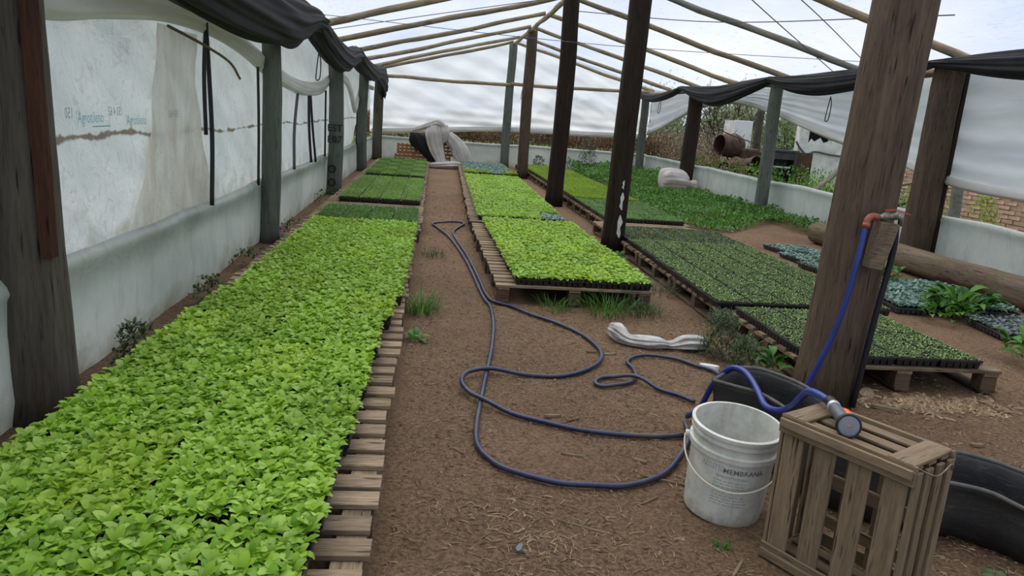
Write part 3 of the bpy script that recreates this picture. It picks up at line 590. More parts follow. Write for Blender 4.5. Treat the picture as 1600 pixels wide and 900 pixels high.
bed('near right', None, lambda y: [2.27+TW/2+step*c for c in range(4)], 4.00, 2, .567, lambda r_, c: ('sprout', 'sprout', 'tiny dark sprouts', 1., 'tray', False), True)
bed('middle right', None, lambda y: [2.17+(y-5.2)*.02+TW/2+step*c for c in range(5)], 5.24, 7, .567, lambda r_, c: ('sprout' if r_ < 5 else 'small', 'sprout' if r_ < 5 else 'small', 'tiny dark sprouts' if r_ < 5 else 'short green sprouts', 1.1 if r_ < 5 else .7, 'tray', False), True)
def rspec(r_, c):
    if r_ < 4: return ('small', 'small', 'short mid green seedlings', .9, 'tray', False)
    return ('small', 'yellow', 'yellow-green seedlings', 1.1, 'tray', False)
bed('far right', None, lambda y: [2.38+TW/2+step*c for c in range(4)], 9.92, 17, .60, rspec, True)
# loose trays on the ground at the right
for i in range(6):
    tray(4.42+.07*(i//2)+.30*(i % 2), 7.82+.62*(i//2), 0, 'blue', 'blue', f'black tray of bluish seedlings on bare ground behind the big post, {"left" if i%2==0 else "right"} of {ordw(i//2)} pair', 'bluish trays on the ground', 'tray_old', False, .7, .12)
for i in range(8):
    a, b = i % 4, i//4
    tray(4.30+.30*a, 6.25+.62*b, .0, 'blue', 'blue', f'ground tray of broad bluish seedlings beside the fallen log, {ordw(a)} across, {"front" if b==0 else "back"} row', 'bluish trays beside the log', 'tray_old', False, 1.1, -.08)
for i in range(3):
    tray(4.72+.30*i, 5.45+.03*i, .0, 'blue', 'violet', f'ground tray of greyish violet seedlings by the log end, {["left", "middle", "right"][i]} one', 'greyish trays by the log', 'tray_old', False, 1., -.10)
# ------------------------------------------------------------------ log
log = MB(); rings = []
for i in range(27):
    t = i/26; y = 10.1-5.2*t; ring = []
    for j in range(18):
        a = 2*PI*j/18; rr = .155*(1+.06*vn(a*1.5, t*6)+.03*vn(a*5, t*20))
        if .52 < t < .68 and 2.2 < a < 4.2: rr *= .72+.1*math.sin(t*90)
        if j == 9: rr *= .9
        ring.append((math.cos(a)*rr+.06*vn(t*3), 0, math.sin(a)*rr))
    rings.append([(t*5.2, p[0], p[2]) for p in ring])
log.loft(rings); o = log.obj('fallen_log', M['log'], None, True, (5.52, 10.1, .145)); o.rotation_euler = (0, 0, -PI/2+.05); tag(o, 'long fallen brown log lying along the foot of the right wall', 'log')
# ------------------------------------------------------------------ hoses
def hose(name, pts, r, mat, label, per=4, n=10):
    mb = MB(); mb.tube(spline(pts, per), r, n); return tag(mb.obj(name, mat, None, True), label, 'hose')
HA = [(1.268, 3.24), (1.108, 3.216), (0.922, 3.227), (0.746, 3.283), (0.601, 3.366), (0.452, 3.459), (0.331, 3.577), (0.253, 3.678), (0.214, 3.807), (0.225, 3.928), (0.28, 4.017), (0.401, 4.062), (0.585, 4.037), (0.774, 4.044), (0.918, 4.103), (1.042, 4.23), (1.119, 4.398), (1.139, 4.585), (1.104, 4.839), (1.026, 5.032), (0.915, 5.217), (0.792, 5.376), (0.66, 5.60), (0.53, 5.72), (0.485, 5.98), (0.475, 6.284), (0.46, 6.671), (0.43, 7.193), (0.393, 7.757), (0.327, 8.501), (0.29, 9.149), (0.366, 9.545), (0.452, 9.86), (0.40, 10.03), (0.241, 10.015), (0.035, 9.815), (0.101, 9.447), (0.221, 8.831), (0.300, 8.203), (0.365, 7.508), (0.405, 6.948), (0.425, 6.534), (0.445, 6.042), (0.468, 5.75), (0.495, 5.516), (0.481, 5.067), (0.447, 4.679), (0.398, 4.28), (0.341, 3.888), (0.297, 3.557), (0.267, 3.313), (0.255, 3.133), (0.27, 3.002), (0.326, 2.888), (0.388, 2.821), (0.487, 2.757), (0.588, 2.723), (0.719, 2.711), (0.841, 2.721), (0.979, 2.775), (1.077, 2.866), (1.158, 2.98), (1.23, 3.1), (1.30, 3.25), (1.33, 3.4)]
def hz(i, p):      # the later run lies under the earlier one where they cross
    return .012
pts = []
for i, p in enumerate(HA):
    z = .012
    if i < 12 and abs(p[0]-.31) < .12: z = .032
    pts.append((p[0], p[1], z+zg(p[0], p[1])+.006))
hose('garden_hose', pts, .0125, M['hose'], 'long dusty blue garden hose lying in wide loops on the dirt aisle')
HB = [(1.472, 3.665), (1.411, 3.754), (1.329, 3.845), (1.263, 3.941), (1.202, 3.999), (1.115, 4.034), (1.037, 4.026), (0.984, 3.957), (1.008, 3.897), (1.103, 3.906), (1.188, 3.945), (1.25, 4.046), (1.27, 4.195), (1.264, 4.314), (1.322, 4.408), (1.407, 4.456), (1.513, 4.455), (1.62, 4.39), (1.694, 4.299), (1.78, 4.2), (1.80, 4.05)]
hose('garden_hose', [(x, y, .018+zg(x, y)+(.02 if 3 <= i <= 4 else 0)) for i, (x, y) in enumerate(HB)], .0115, M['hose'], 'greyish hose with a small loop on the ground behind the bucket')
hose('garden_hose', [(2.226, 3.59, 1.04), (2.215, 3.578, .97), (2.20, 3.568, .85), (2.17, 3.565, .6), (2.12, 3.57, .38), (2.05, 3.58, .16), (1.98, 3.56, .03)], .0145, M['hose_clean'], 'clean blue hose running down the big centre post from the tap', 8)
hose('garden_hose', [(1.406, 2.30, .568), (1.401, 2.377, .565), (1.405, 2.45, .54), (1.418, 2.56, .44), (1.43, 2.676, .375), (1.435, 2.80, .345), (1.455, 2.92, .36), (1.47, 3.03, .375), (1.468, 3.13, .385), (1.44, 3.21, .365), (1.40, 3.28, .26), (1.38, 3.36, .10), (1.36, 3.45, .02)], .0145, M['hose_clean'], 'blue hose rising over the black tub to the spray gun on the crate', 6)
hose('garden_hose', [(2.40, 3.60, 1.04), (2.415, 3.61, .9), (2.395, 3.63, .5), (2.375, 3.65, .02)], .016, M['strap'], 'black riser pipe down the right side of the big centre post', 6)
# tap group
tp = empty('water_tap', (2.27, 3.60, 1.06), 'brass ball tap with red lever and orange elbow on a wood block', 'tap'); tp.scale = (.74, .74, .74)
mb = MB(); mb.tube([(.02, 0, .03), (.16, -.01, .045)], .020, 10); mb.tube([(.06, 0, .035), (.10, 0, .04)], .029, 8); mb.tube([(.13, 0, .04), (.17, 0, .045)], .026, 8); mb.tube([(.085, 0, .04), (.085, 0, .075)], .012, 8); mb.tube([(.16, -.01, .045), (.195, -.005, .035), (.205, 0, -.02)], .019, 10); mb.obj('valve_body', M['brass'], tp, True)
mb = MB(); mb.tube(spline([(.03, 0, .03), (-.02, -.005, .035), (-.052, -.012, .01), (-.060, -.018, -.035)], 4), .024, 12); mb.tube([(-.056, -.016, -.012), (-.061, -.019, -.045)], .028, 12); mb.obj('elbow', M['elbow'], tp, True)
mb = MB(); mb.loft([[(.07, -.012, .076), (.07, .012, .076), (.07, .012, .084), (.07, -.012, .084)], [(.12, -.05, .088), (.12, -.03, .088), (.12, -.03, .096), (.12, -.05, .096)], [(.20, -.10, .065), (.205, -.082, .065), (.205, -.082, .073), (.20, -.10, .073)]]); mb.obj('lever', M['lever'], tp)
mb = MB(); mb.loft([[(x*w+dx, y*.045, z) for x, y in ((-1, -1), (1, -1), (1, 1), (-1, 1))] for z, w, dx in ((-.33, .052, 0), (-.15, .066, .01), (.0, .07, .018))]); o = mb.obj('wood_block', M['pallet'], tp, False, (.085, .0, .0)); o.rotation_euler = (0, .10, 0)
# ------------------------------------------------------------------ bucket
bk = empty('bucket', (1.205, 2.585, -.004), 'grubby white plastic bucket with a wire handle and faded lettering', 'bucket'); bk.rotation_euler = (math.radians(4.5), math.radians(1), 0)
prof = [(0, .003), (.135, .003), (.148, .010), (.1525, .10), (.158, .25), (.1595, .278), (.170, .282), (.171, .303), (.161, .307), (.162, .338), (.170, .340), (.170, .350), (.165, .352), (.165, .362), (.173, .364), (.174, .378), (.170, .381), (.161, .380), (.155, .25), (.146, .02), (0, .016)]
mb = MB(); mb.loft([[(r*math.cos(a), r*math.sin(a), z) for a in np.linspace(0, 2*PI, 65)[:-1]] for r, z in prof], cap=False); b_ = mb.obj('bucket_body', M['bucket'], bk, True)
em = b_.modifiers.new('e', 'EDGE_SPLIT'); em.split_angle = math.radians(50)
def ring_pt(az, r, z): return (r*math.cos(az), r*math.sin(az), z)
A0 = math.radians(160); A1 = math.radians(335)      # ears
mb = MB()
for a in (A0, A1): mb = MB(); mb.tube([ring_pt(a, .162, .292), ring_pt(a, .186, .290)], .014, 12); mb.obj('handle_ear', M['bucket'], bk, True)
hp = []
for t in np.linspace(0, 1, 25):
    a = A0+(A1-A0)*t; hp.append(ring_pt(a, .186+.006*math.sin(PI*t)-.012*math.sin(PI*t)**2, .288-.115*math.sin(PI*t)**.8))
mb = MB(); mb.tube(hp, .0036, 8); mb.obj('wire_handle', simple('ivory_wire', (.62, .58, .48), .4, .4, .1, 30, 0), bk, True)
def wrap_text(body, size, az0, z0, mat, tilt=0., sx=1., bold=0):
    me = text_mesh(body, size, mat, 0, bold)
    bm = bmesh.new(); bm.from_mesh(me); bmesh.ops.subdivide_edges(bm, edges=[e for e in bm.edges if e.calc_length() > .02], cuts=2); bm.to_mesh(me); bm.free()
    for v in me.vertices:
        x, y = v.co.x*sx, v.co.y; z = z0+y+tilt*x; r = np.interp(z, [0, .10, .24], [.1475, .1525, .158])+.0008; a = az0+x/r; v.co = (r*math.cos(a), r*math.sin(a), z)
    put('lettering', me, bk)
az = math.radians
wrap_text('SOBRE', .020, az(244), .266, M['print']); wrap_text('AZZLETTO', .030, az(206), .240, M['print_pale'], 0, .60); wrap_text('MEMBRANA', .028, az(237), .236, M['print'], 0, 1.04, .0003)
wrap_text('SUPER IMPERMEABLE', .013, az(228), .214, M['print_pale'], 0, 1.0)
mb = MB()
for r_ in range(9):
    z = .198-.0125*r_; x = 0
    while x < (.12 if r_ != 4 else .05):
        l = rnd.uniform(.006, .022); a0 = az(226)+x/.155; a1 = a0+l/.155; q = []
        for a in np.linspace(a0, a1, 3):
            for zz in (z, z+.0035): q.append(ring_pt(a, float(np.interp(zz, [0, .10, .24], [.1475, .1525, .158]))+.0007, zz))
        mb.add(q, [(0, 2, 3, 1), (2, 4, 5, 3)]); x += l+.005
mb.obj('worn_small_print', M['print_pale'], bk)
# ------------------------------------------------------------------ crate standing on end
uu = Vector((.50, -.866, 0)).normalized(); vv = Vector((.866, .50, 0)).normalized()
ck = empty('wooden_crate', (1.225, 2.26, 0), 'old slatted wooden crate stood on end beside the bucket, spray gun on top', 'crate'); 
ck.rotation_euler = (0, math.radians(0), math.atan2(uu.y, uu.x))       # local x along the wide face, local y into depth
CW, CD, CH = .455, .245, .525
def cb(name, c, d, mat='crate'):
    """board with its long side found automatically; grain along local X"""
    L = max(d); ax = d.index(L); me = None
    if ax == 0: me = board_mesh(d[0], d[1], d[2], name, mat); rot = (0, 0, 0)
    elif ax == 1: me = board_mesh(d[1], d[0], d[2], name, mat); rot = (0, 0, PI/2)
    else: me = board_mesh(d[2], d[1], d[0], name, mat); rot = (0, -PI/2, 0)
    return put(name, me, ck, c, rot)
T = .011
# wide front face (y = 0): four uprights between top and bottom rails
for x in (.052, .168, .285, .402): cb('slat', (x+rnd.uniform(-.003, .003), .012, CH/2), (.074, .010, CH-.02))
cb('rail', (CW/2, -.002, CH-.030), (CW, .012, .048)); cb('rail', (CW/2, -.013, CH-.016), (CW-.01, .011, .030)); cb('rail', (CW/2, -.002, .030), (CW, .012, .048)); cb('rail', (CW/2, -.013, .018), (CW-.01, .011, .030))
# back face: uprights with a cross rail
for x in (.052, .168, .285, .402): cb('slat', (x, CD-.012, CH/2), (.070, .010, CH-.02))
cb('rail', (CW/2, CD+.002, CH-.030), (CW, .012, .05)); cb('rail', (CW/2, CD+.002, .030), (CW, .012, .05))
cb('rail', (CW/2, CD-.028, CH*.52), (CW-.03, .014, .052)); cb('rail', (CW/2, .028+.01, .20) if False else (CW/2, CD-.028, .12), (CW-.03, .014, .045))
# narrow sides: uprights
for x in (.003, CW-.003):
    for y_ in (.020, .085, .155, .222): cb('slat', (x, y_+.004, CH/2), (.012, .038, CH-.03))
# top and bottom ends: two cross boards over three long slats
for z in (CH, .006):
    for y_, w in ((.035, .050), (.120, .048), (.200, .046)): cb('slat', (CW/2, y_, z-.006), (CW-.02, w, .010))
for x in (.045, CW-.05): cb('end_board', (x, CD/2, CH+.006), (.082, CD, .011))
for y_ in (.003, CD-.003): cb('end_board', (CW/2, y_+.002, CH-.002), (CW, .014, .022))
mb = MB(); mb.tube(spline([(CW-.03, .02, CH+.004), (CW+.012, .06, CH-.02), (CW+.016, .12, CH-.035), (CW+.012, .20, CH-.02), (CW+.004, .235, CH-.05)], 5), .0025, 6); mb.obj('binding_wire', M['brass'], ck, True)
# spray gun
gn = empty('spray_gun', (1.397, 2.262, .572), 'grey and black hose spray gun with an orange trigger lying on the crate', 'spray gun')
d = (Vector((1.362, 2.085, .560))-Vector((1.400, 2.275, .575))).normalized(); gn.rotation_euler = d.to_track_quat('X', 'Z').to_euler()
def rev(prof, n=28): return [[(x, r*math.cos(a), r*math.sin(a)) for a in np.linspace(0, 2*PI, n+1)[:-1]] for x, r in prof]
mb = MB(); mb.loft(rev([(-.035, .016), (-.02, .019), (.01, .0195), (.012, .017)])); mb.obj('hose_collar', M['gun_black'], gn, True)
mb = MB(); mb.loft(rev([(.010, .0205), (.013, .0215), (.024, .0215), (.027, .0205)])); mb.obj('clamp_ring', M['chrome'], gn, True)
mb = MB(); mb.loft(rev([(.025, .019), (.04, .021), (.075, .022), (.11, .0215), (.135, .023), (.150, .026)])); mb.obj('barrel', M['gun_grey'], gn, True)
mb = MB(); mb.loft([[(x, yy*w, .016+h*hz_) for yy, hz_ in ((-1, 0), (1, 0), (.7, 1), (-.7, 1))] for x, w, h in ((.055, .008, .008), (.075, .011, .016), (.11, .011, .018), (.135, .009, .010))]); o = mb.obj('trigger', M['orange'], gn, True); o.rotation_euler = (math.radians(-65), 0, 0)
hd = put('nozzle_head', None, gn) if False else None
mb = MB(); mb.loft(rev([(-.030, .020), (-.022, .034), (-.002, .0395), (.008, .0405), (.012, .038), (.0125, .034), (.009, .033)])); hd = mb.obj('nozzle_head', M['gun_black'], gn, True, (.165, 0, .004)); hd.rotation_euler = (0, math.radians(-14), math.radians(-6))
mb = MB(); mb.loft(rev([(.004, .033), (.0105, .0335), (.0118, .030), (.0122, .004)])); mb.obj('spray_face', M['gun_face'], hd, True)
mb = MB(); mb.loft(rev([(.0115, .0035), (.0135, .003)], 10)); mb.obj('selector_mark', M['orange'], hd, True)
# ------------------------------------------------------------------ black tub
rim = [(1.32, 3.115, .34), (1.43, 3.24, .335), (1.529, 3.335, .33), (1.60, 3.35, .33), (1.67, 3.32, .33), (1.765, 3.147, .33), (1.79, 2.90, .33), (1.88, 2.70, .31), (2.009, 2.56, .28), (2.139, 2.535, .28), (2.238, 2.45, .28), (2.33, 2.36, .27), (2.52, 2.30, .26), (2.70, 2.2, .26), (2.72, 2.10, .25), (2.60, 2.02, .235), (2.35, 2.06, .22), (2.116, 2.158, .22), (2.075, 2.27, .23), (2.002, 2.33, .24), (1.88, 2.36, .25), (1.76, 2.42, .27), (1.62, 2.55, .31), (1.53, 2.72, .34), (1.485, 2.95, .34), (1.40, 3.04, .34)]
rim[17] = (2.17, 2.17, .22); rim[18] = (2.09, 2.28, .235)
rs = spline(rim+[rim[0]], 4)[:-1]; nR = len(rs); ctr = np.array([1.9, 2.65])
def inset(k, f, z):
    p = rs[k]; a = rs[k-1]; b = rs[(k+1) % nR]; t = nrm([b[0]-a[0], b[1]-a[1], 0]); nn = np.array([t[1], -t[0], 0]); return np.array([p[0], p[1], 0])+nn*f+np.array([0, 0, z])
sg = 1 if np.dot(inset(10, .05, 0)[:2]-rs[10][:2], ctr-rs[10][:2]) > 0 else -1
mb = MB(); lev = [(0, 1.), (.008, .93), (.018, .75), (.010, .5), (.022, .25), (.05, .04), (.07, .0)]
outer = [[inset(k, sg*f, rs[k][2]*zz-.004+.006*vn(k*.3, zz*5)*(0 < zz < 1)) for k in range(nR)] for f, zz in lev]
inner = [[inset(k, sg*(f+.012), max(rs[k][2]*zz, .012)) for k in range(nR)] for f, zz in lev]
mb.loft(outer[::-1]+inner, cap=False); n0 = len(mb.v); mb.add([tuple(p) for p in inner[-1]], [tuple(range(nR))])
tub = mb.obj('rubber_tub', M['rubber'], None, True); tag(tub, 'long slumped black rubber tub lying behind the bucket and the crate', 'tub')
mb = MB(); rr = [inset(k, sg*.006, rs[k][2]-.002) for k in range(nR)]; mb.tube(rr+[rr[0]], .0095, 6); mb.obj('worn_rim', M['rim'], tub, True)
# ------------------------------------------------------------------ white plastic bag, netting bundle, far pile
tag(folded('plastic_bag', [((1.29, 4.93, .05), (.02, .03, 0), (0, 0, .035)), ((1.33, 4.83, .055), (.05, .05, 0), (0, 0, .05)), ((1.38, 4.74, .035), (.02, .05, 0), (0, 0, .03)), ((1.46, 4.70, .035), (-.01, .07, 0), (0, 0, .03)), ((1.58, 4.68, .035), (-.01, .06, 0), (0, 0, .028)), ((1.66, 4.69, .022), (0, .05, 0), (0, 0, .018)), ((1.76, 4.70, .04), (0, .08, 0), (0, 0, .035)), ((1.88, 4.70, .04), (0, .075, 0), (0, 0, .035)), ((1.93, 4.71, .03), (0, .04, 0), (0, 0, .02))], M['bag'], None, 60, 6, .2, 7, 3), 'crumpled white plastic bag lying on the dirt between the centre and right beds', 'plastic bag')
tag(folded('netting_bundle', [((5.40, 17.45, 0.26), (0, 0.088, 0), (0, 0, 0.132)), ((5.45, 17.42, 0.27), (0, 0.286, 0), (0, 0, 0.231)), ((5.60, 17.40, 0.28), (0, 0.330, 0), (0, 0, 0.259)), ((5.85, 17.35, 0.27), (0, 0.308, 0), (0, 0, 0.242)), ((6.00, 17.3, 0.24), (0, 0.242, 0), (0, 0, 0.198)), ((6.08, 17.26, 0.19), (0, 0.110, 0), (0, 0, 0.099)), ((6.20, 17.2, 0.18), (0, 0.132, 0), (0, 0, 0.121)), ((6.28, 17.15, 0.14), (0, 0.055, 0), (0, 0, 0.055))], M['netting'], None, 56, 7, .05, 8, 5), 'tied white netting bundle lying among weeds by the right wall', 'bundle')
def fruit_crate(x, y, z, label, rz=0):
    root = empty('fruit_crate', (x, y, z), label, 'crate', 'orange crates at the far wall', rz)
    w, dp, h = .48, .30, .27
    if 'slatA' not in BM:
        BM['slatA'] = board_mesh(w, .05, .008, 'slat', 'crate_orange'); BM['slatB'] = board_mesh(dp, .05, .008, 'slat', 'crate_orange'); BM['slatU'] = board_mesh(h, .045, .012, 'upright', 'crate_orange'); BM['slatF'] = board_mesh(w, .09, .006, 'bottom_board', 'crate_orange')
    for zz in (.04, .13, .22):
        for s in (-1, 1):
            put('slat', BM['slatA'], root, (0, s*dp/2, zz), (PI/2, 0, 0)); 
            put('slat', BM['slatB'], root, (s*w/2, 0, zz), (PI/2, 0, PI/2))
    for a in (-1, -.5, 0, .5, 1):
        for s in (-1, 1): put('upright', BM['slatU'], root, (a*w/2*.96, s*(dp/2-.008 if abs(a) == 1 else dp/2+.008), h/2), (PI/2, -PI/2, 0))
    for yy in (-.1, 0, .1): put('bottom_board', BM['slatF'], root, (0, yy, .01))
spots = [(-.78, 20.55, 0), (-.28, 20.55, 0), (.22, 20.60, 0), (-.72, 20.62, .28), (-.22, 20.62, .28), (.28, 20.66, .28), (.20, 20.64, .56), (-.28, 20.66, .56)]
sl = ['bottom left, by the far wall', 'bottom middle, under black cloth', 'bottom right, beside white netting', 'second layer left', 'second layer middle under black cloth', 'second layer right between netting folds', 'top right under the netting', 'top middle under the netting']
for (x, y, z), l in zip(spots, sl): fruit_crate(x, y, z, 'orange slatted fruit crate of the far stack, '+l, rnd.uniform(-.04, .04))
tag(folded('black_cloth', [((-.52, 20.40, .86), (.10, 0, 0), (0, .10, 0)), ((-.44, 20.34, .76), (.20, 0, 0), (0, .10, 0)), ((-.38, 20.33, .62), (.26, 0, 0), (0, .09, 0)), ((-.26, 20.34, .46), (.24, 0, 0), (0, .08, 0)), ((-.12, 20.33, .30), (.14, 0, 0), (0, .07, 0)), ((-.04, 20.32, .16), (.08, 0, 0), (0, .05, 0))], M['cloth_black'], None, 40, 6, .12, 6, 3), 'black cloth draped over the stacked orange crates at the far wall', 'cloth')
nt_ = empty('white_netting', (.1, 20.5, 0), 'white netting heaped over the orange crates at the end of the aisle', 'netting')
folded('netting_fold', [((-.58, 20.42, .92), (0, .05, 0), (0, 0, .05)), ((-.35, 20.40, 1.0), (0, .08, 0), (0, 0, .07)), ((-.10, 20.42, 1.10), (0, .14, 0), (0, 0, .09)), ((.08, 20.42, 1.16), (0, .16, 0), (0, 0, .09)), ((.26, 20.42, 1.04), (0, .14, 0), (0, 0, .10)), ((.36, 20.40, .92), (0, .08, 0), (0, 0, .05))], M['netting'], nt_, 44, 7, .1, 6, 1).location = (-.1, -20.5, 0)
folded('netting_fold', [((.02, 20.36, 1.10), (.14, 0, .0), (0, .10, 0)), ((.0, 20.26, .90), (.21, 0, 0), (0, .12, 0)), ((.02, 20.22, .66), (.20, 0, 0), (0, .11, 0)), ((.10, 20.20, .40), (.18, 0, 0), (0, .10, 0)), ((.20, 20.18, .18), (.14, 0, 0), (0, .09, 0)), ((.26, 20.14, .05), (.14, 0, 0), (0, .10, 0))], M['netting'], nt_, 56, 7, .1, 8, 2).location = (-.1, -20.5, 0)
folded('netting_fold', [((.20, 20.38, 1.12), (.14, 0, 0), (0, .08, 0)), ((.24, 20.30, .92), (.16, 0, 0), (0, .10, 0)), ((.24, 20.3, .74), (.12, 0, 0), (0, .08, 0)), ((.18, 20.30, .6), (.05, 0, 0), (0, .05, 0))], M['netting'], nt_, 44, 7, .1, 6, 3).location = (-.1, -20.5, 0)
folded('netting_fold', [((.36, 20.42, .88), (.09, 0, .06), (0, .08, 0)), ((.50, 20.38, .74), (.17, 0, .06), (0, .12, 0)), ((.66, 20.36, .56), (.20, 0, .05), (0, .14, 0)), ((.74, 20.36, .36), (.25, 0, 0), (0, .15, 0)), ((.84, 20.34, .18), (.20, 0, 0), (0, .14, 0)), ((.92, 20.3, .05), (.12, 0, 0), (0, .12, 0))], M['netting'], nt_, 50, 7, .08, 7, 4).location = (-.1, -20.5, 0)
folded('netting_fold', [((-.10, 20.1, .05), (0, .06, 0), (0, 0, .05)), ((.10, 19.95, .07), (0, .16, 0), (0, 0, .07)), ((.40, 19.95, .09), (0, .22, 0), (0, 0, .09)), ((.66, 20.0, .09), (0, .18, 0), (0, 0, .09)), ((.90, 20.0, .06), (0, .12, 0), (0, 0, .06))], M['netting'], nt_, 44, 7, .14, 6, 5).location = (-.1, -20.5, 0)
# ------------------------------------------------------------------ weeds, plants
def clump(name, x, y, label, mat, n, h, spread, kind='grass', seed=0, z0=0., cat='weed'):
    r = random.Random(seed); V, F = [], []
    for i in range(n):
        a = r.random()*6.28; q = r.random()**.6*spread*.45; bx, by = q*math.cos(a), q*math.sin(a); a2 = a+r.uniform(-.9, .9)
        if kind == 'grass': leaf(V, F, (bx, by, -.01), a2, h*r.uniform(.6, 1.3), .006, r.uniform(.9, 1.45), r.uniform(.15, .8), (1, .9, .7, .2))
        elif kind == 'broad':
            el = r.uniform(.5, 1.3); hh = h*r.uniform(.2, .9); leaf(V, F, (bx, by, hh*.6 if n > 14 else 0), a2, h*r.uniform(.4, .7), h*.26, el, .35, (.1, .7, 1., .6, .1), r.uniform(-.3, .3))
        else:
            hh = h*r.random(); q2 = spread*.5*math.sqrt(r.random())*(1-.5*hh/h); bx, by = q2*math.cos(a), q2*math.sin(a)
            for t in range(3): leaf(V, F, (bx+r.uniform(-.01, .01), by+r.uniform(-.01, .01), hh), r.random()*6.28, r.uniform(.02, .05)*(h/.25)**.5, .008 if kind == 'feather' else .018, r.uniform(-.2, 1.3), .2, (.5, 1., .2))
    me = bpy.data.meshes.new(name); me.from_pydata(V, [], F); me.materials.append(M[mat]); me.polygons.foreach_set('use_smooth', [True]*len(F)); return tag(put(name, me, None, (x, y, z0)), label, cat)
clump('grass_clump', -.02, 5.35, 'wiry green grass clump growing against the left pallets beside the aisle', 'weed', 130, .20, .28, 'grass', 1)
clump('broad_weed', -.06, 4.66, 'bright broad-leaved weed at the foot of the left pallets', 'weed', 8, .17, .06, 'broad', 2)
clump('grass_clump', .05, 7.6, 'faint dry grass tuft beside the left pallets farther along', 'weed_dark', 60, .10, .3, 'grass', 3)
clump('grass_clump', 1.02, 5.60, 'grass under the front edge of the centre pallet, left tuft', 'weed', 60, .13, .3, 'grass', 4)
clump('grass_clump', 1.42, 5.55, 'tall tangled grass under the front edge of the centre pallet, middle tuft', 'weed', 130, .19, .42, 'grass', 5)
clump('grass_clump', 1.72, 5.58, 'grass under the front corner of the centre pallet, right tuft', 'weed_dark', 90, .16, .32, 'grass', 6)
clump('grass_clump', 2.0, 7.8, 'weeds at the foot of the second centre post', 'weed', 50, .14, .3, 'broad', 7)
clump('grass_clump', 2.05, 6.3, 'thin grass beside the middle right pallets', 'weed_dark', 60, .16, .4, 'grass', 8)
clump('feathery_bush', 1.95, 4.55, 'low grey-green feathery bush beside the near right pallet', 'weed_dark', 420, .30, .34, 'feather', 9)
clump('feathery_bush', 2.02, 4.30, 'smaller feathery bush in front of the near right pallet', 'weed_dark', 260, .20, .24, 'feather', 10)
clump('broad_weed', 2.16, 4.17, 'upright bright-leaved weed between the black tub and the near right pallet', 'weed', 16, .22, .16, 'broad', 11)
clump('grass_clump', 1.09, 2.28, 'tiny green grass tuft on the dirt in front of the bucket', 'weed', 22, .045, .04, 'grass', 12)
clump('grass_clump', 1.72, 3.9, 'small grass tuft near the end of the looped hose', 'weed_dark', 60, .07, .22, 'grass', 13)
clump('creeping_weed', -1.50, 3.9, 'dark weeds at the foot of the left skirt beside the thick post', 'weed_dark', 120, .26, .3, 'fine', 14)
clump('creeping_weed', -1.53, 5.3, 'dark weeds at the foot of the left skirt in the nearest bay', 'weed_dark', 70, .20, .3, 'fine', 15)
clump('creeping_weed', -1.53, 6.6, 'weeds by the left skirt just before the second post', 'weed_dark', 70, .16, .5, 'fine', 16)
clump('creeping_weed', -1.50, 8.3, 'weeds by the left skirt just behind the second post', 'weed_dark', 60, .18, .4, 'fine', 17)
clump('creeping_weed', -1.53, 11.2, 'weeds by the left skirt near the lettered post', 'weed_dark', 60, .22, .5, 'fine', 18)
clump('broad_weed', 4.78, 6.05, 'leafy green weed growing between the bluish and greyish ground trays', 'weed', 90, .30, .55, 'broad', 19)
clump('broad_weed', 4.5, 5.85, 'low broad-leaved weed in front of the bluish ground trays', 'weed', 60, .18, .5, 'broad', 20)
clump('broad_weed', 4.78, 7.35, 'leafy weed at the back of the bluish ground trays near the big post', 'weed', 60, .28, .5, 'broad', 21)
clump('broad_weed', 4.28, 4.62, 'broad-leaved weed at the right edge of the picture', 'weed', 34, .26, .38, 'broad', 22)
clump('broad_weed', 2.05, 2.05, 'small dark leafy weed under the black tub beside the crate', 'weed_dark', 14, .12, .14, 'broad', 23)
def leaf_scatter(name, pts, mat, size, label, cat, kind='stuff', wide=.5, elr=(-.2, 1.3), parent=None):
    """many small leaves at given points, one mesh (vectorised)"""
    P_ = np.asarray(pts, float); n = len(P_); az_ = nrng.rand(n)*2*PI; el = nrng.uniform(elr[0], elr[1], n); L = size*nrng.uniform(.6, 1.4, n); w = L*wide/2
    dx = np.stack([np.cos(az_)*np.cos(el), np.sin(az_)*np.cos(el), np.sin(el)], 1); sx_ = np.stack([-np.sin(az_), np.cos(az_), nrng.uniform(-.3, .3, n)], 1)
    V = np.stack([P_, P_+dx*(L*.5)[:, None]+sx_*w[:, None], P_+dx*L[:, None], P_+dx*(L*.5)[:, None]-sx_*w[:, None]+np.array([0, 0, .15])*w[:, None]], 1).reshape(-1, 3)
    me = bpy.data.meshes.new(name); me.vertices.add(4*n); me.vertices.foreach_set('co', V.astype(np.float32).ravel()); me.loops.add(4*n); me.loops.foreach_set('vertex_index', np.arange(4*n, dtype=np.int32)); me.polygons.add(n); me.polygons.foreach_set('loop_start', np.arange(0, 4*n, 4, dtype=np.int32)); me.update(calc_edges=True); me.materials.append(M[mat])
    o = put(name, me, parent)
    return tag(o, label, cat, None, kind)
def area(n, x0, x1, y0, y1, hf, keep=lambda x, y: x == x):
    x = nrng.uniform(x0, x1, n); y = nrng.uniform(y0, y1, n); k = keep(x, y); x, y = x[k], y[k]; h = hf(x, y); return np.stack([x, y, h*nrng.rand(len(x))**.6], 1)
bumpy = lambda x, y: .75+.35*np.sin(x*3.1+y*1.3)*np.sin(y*2.3-x)
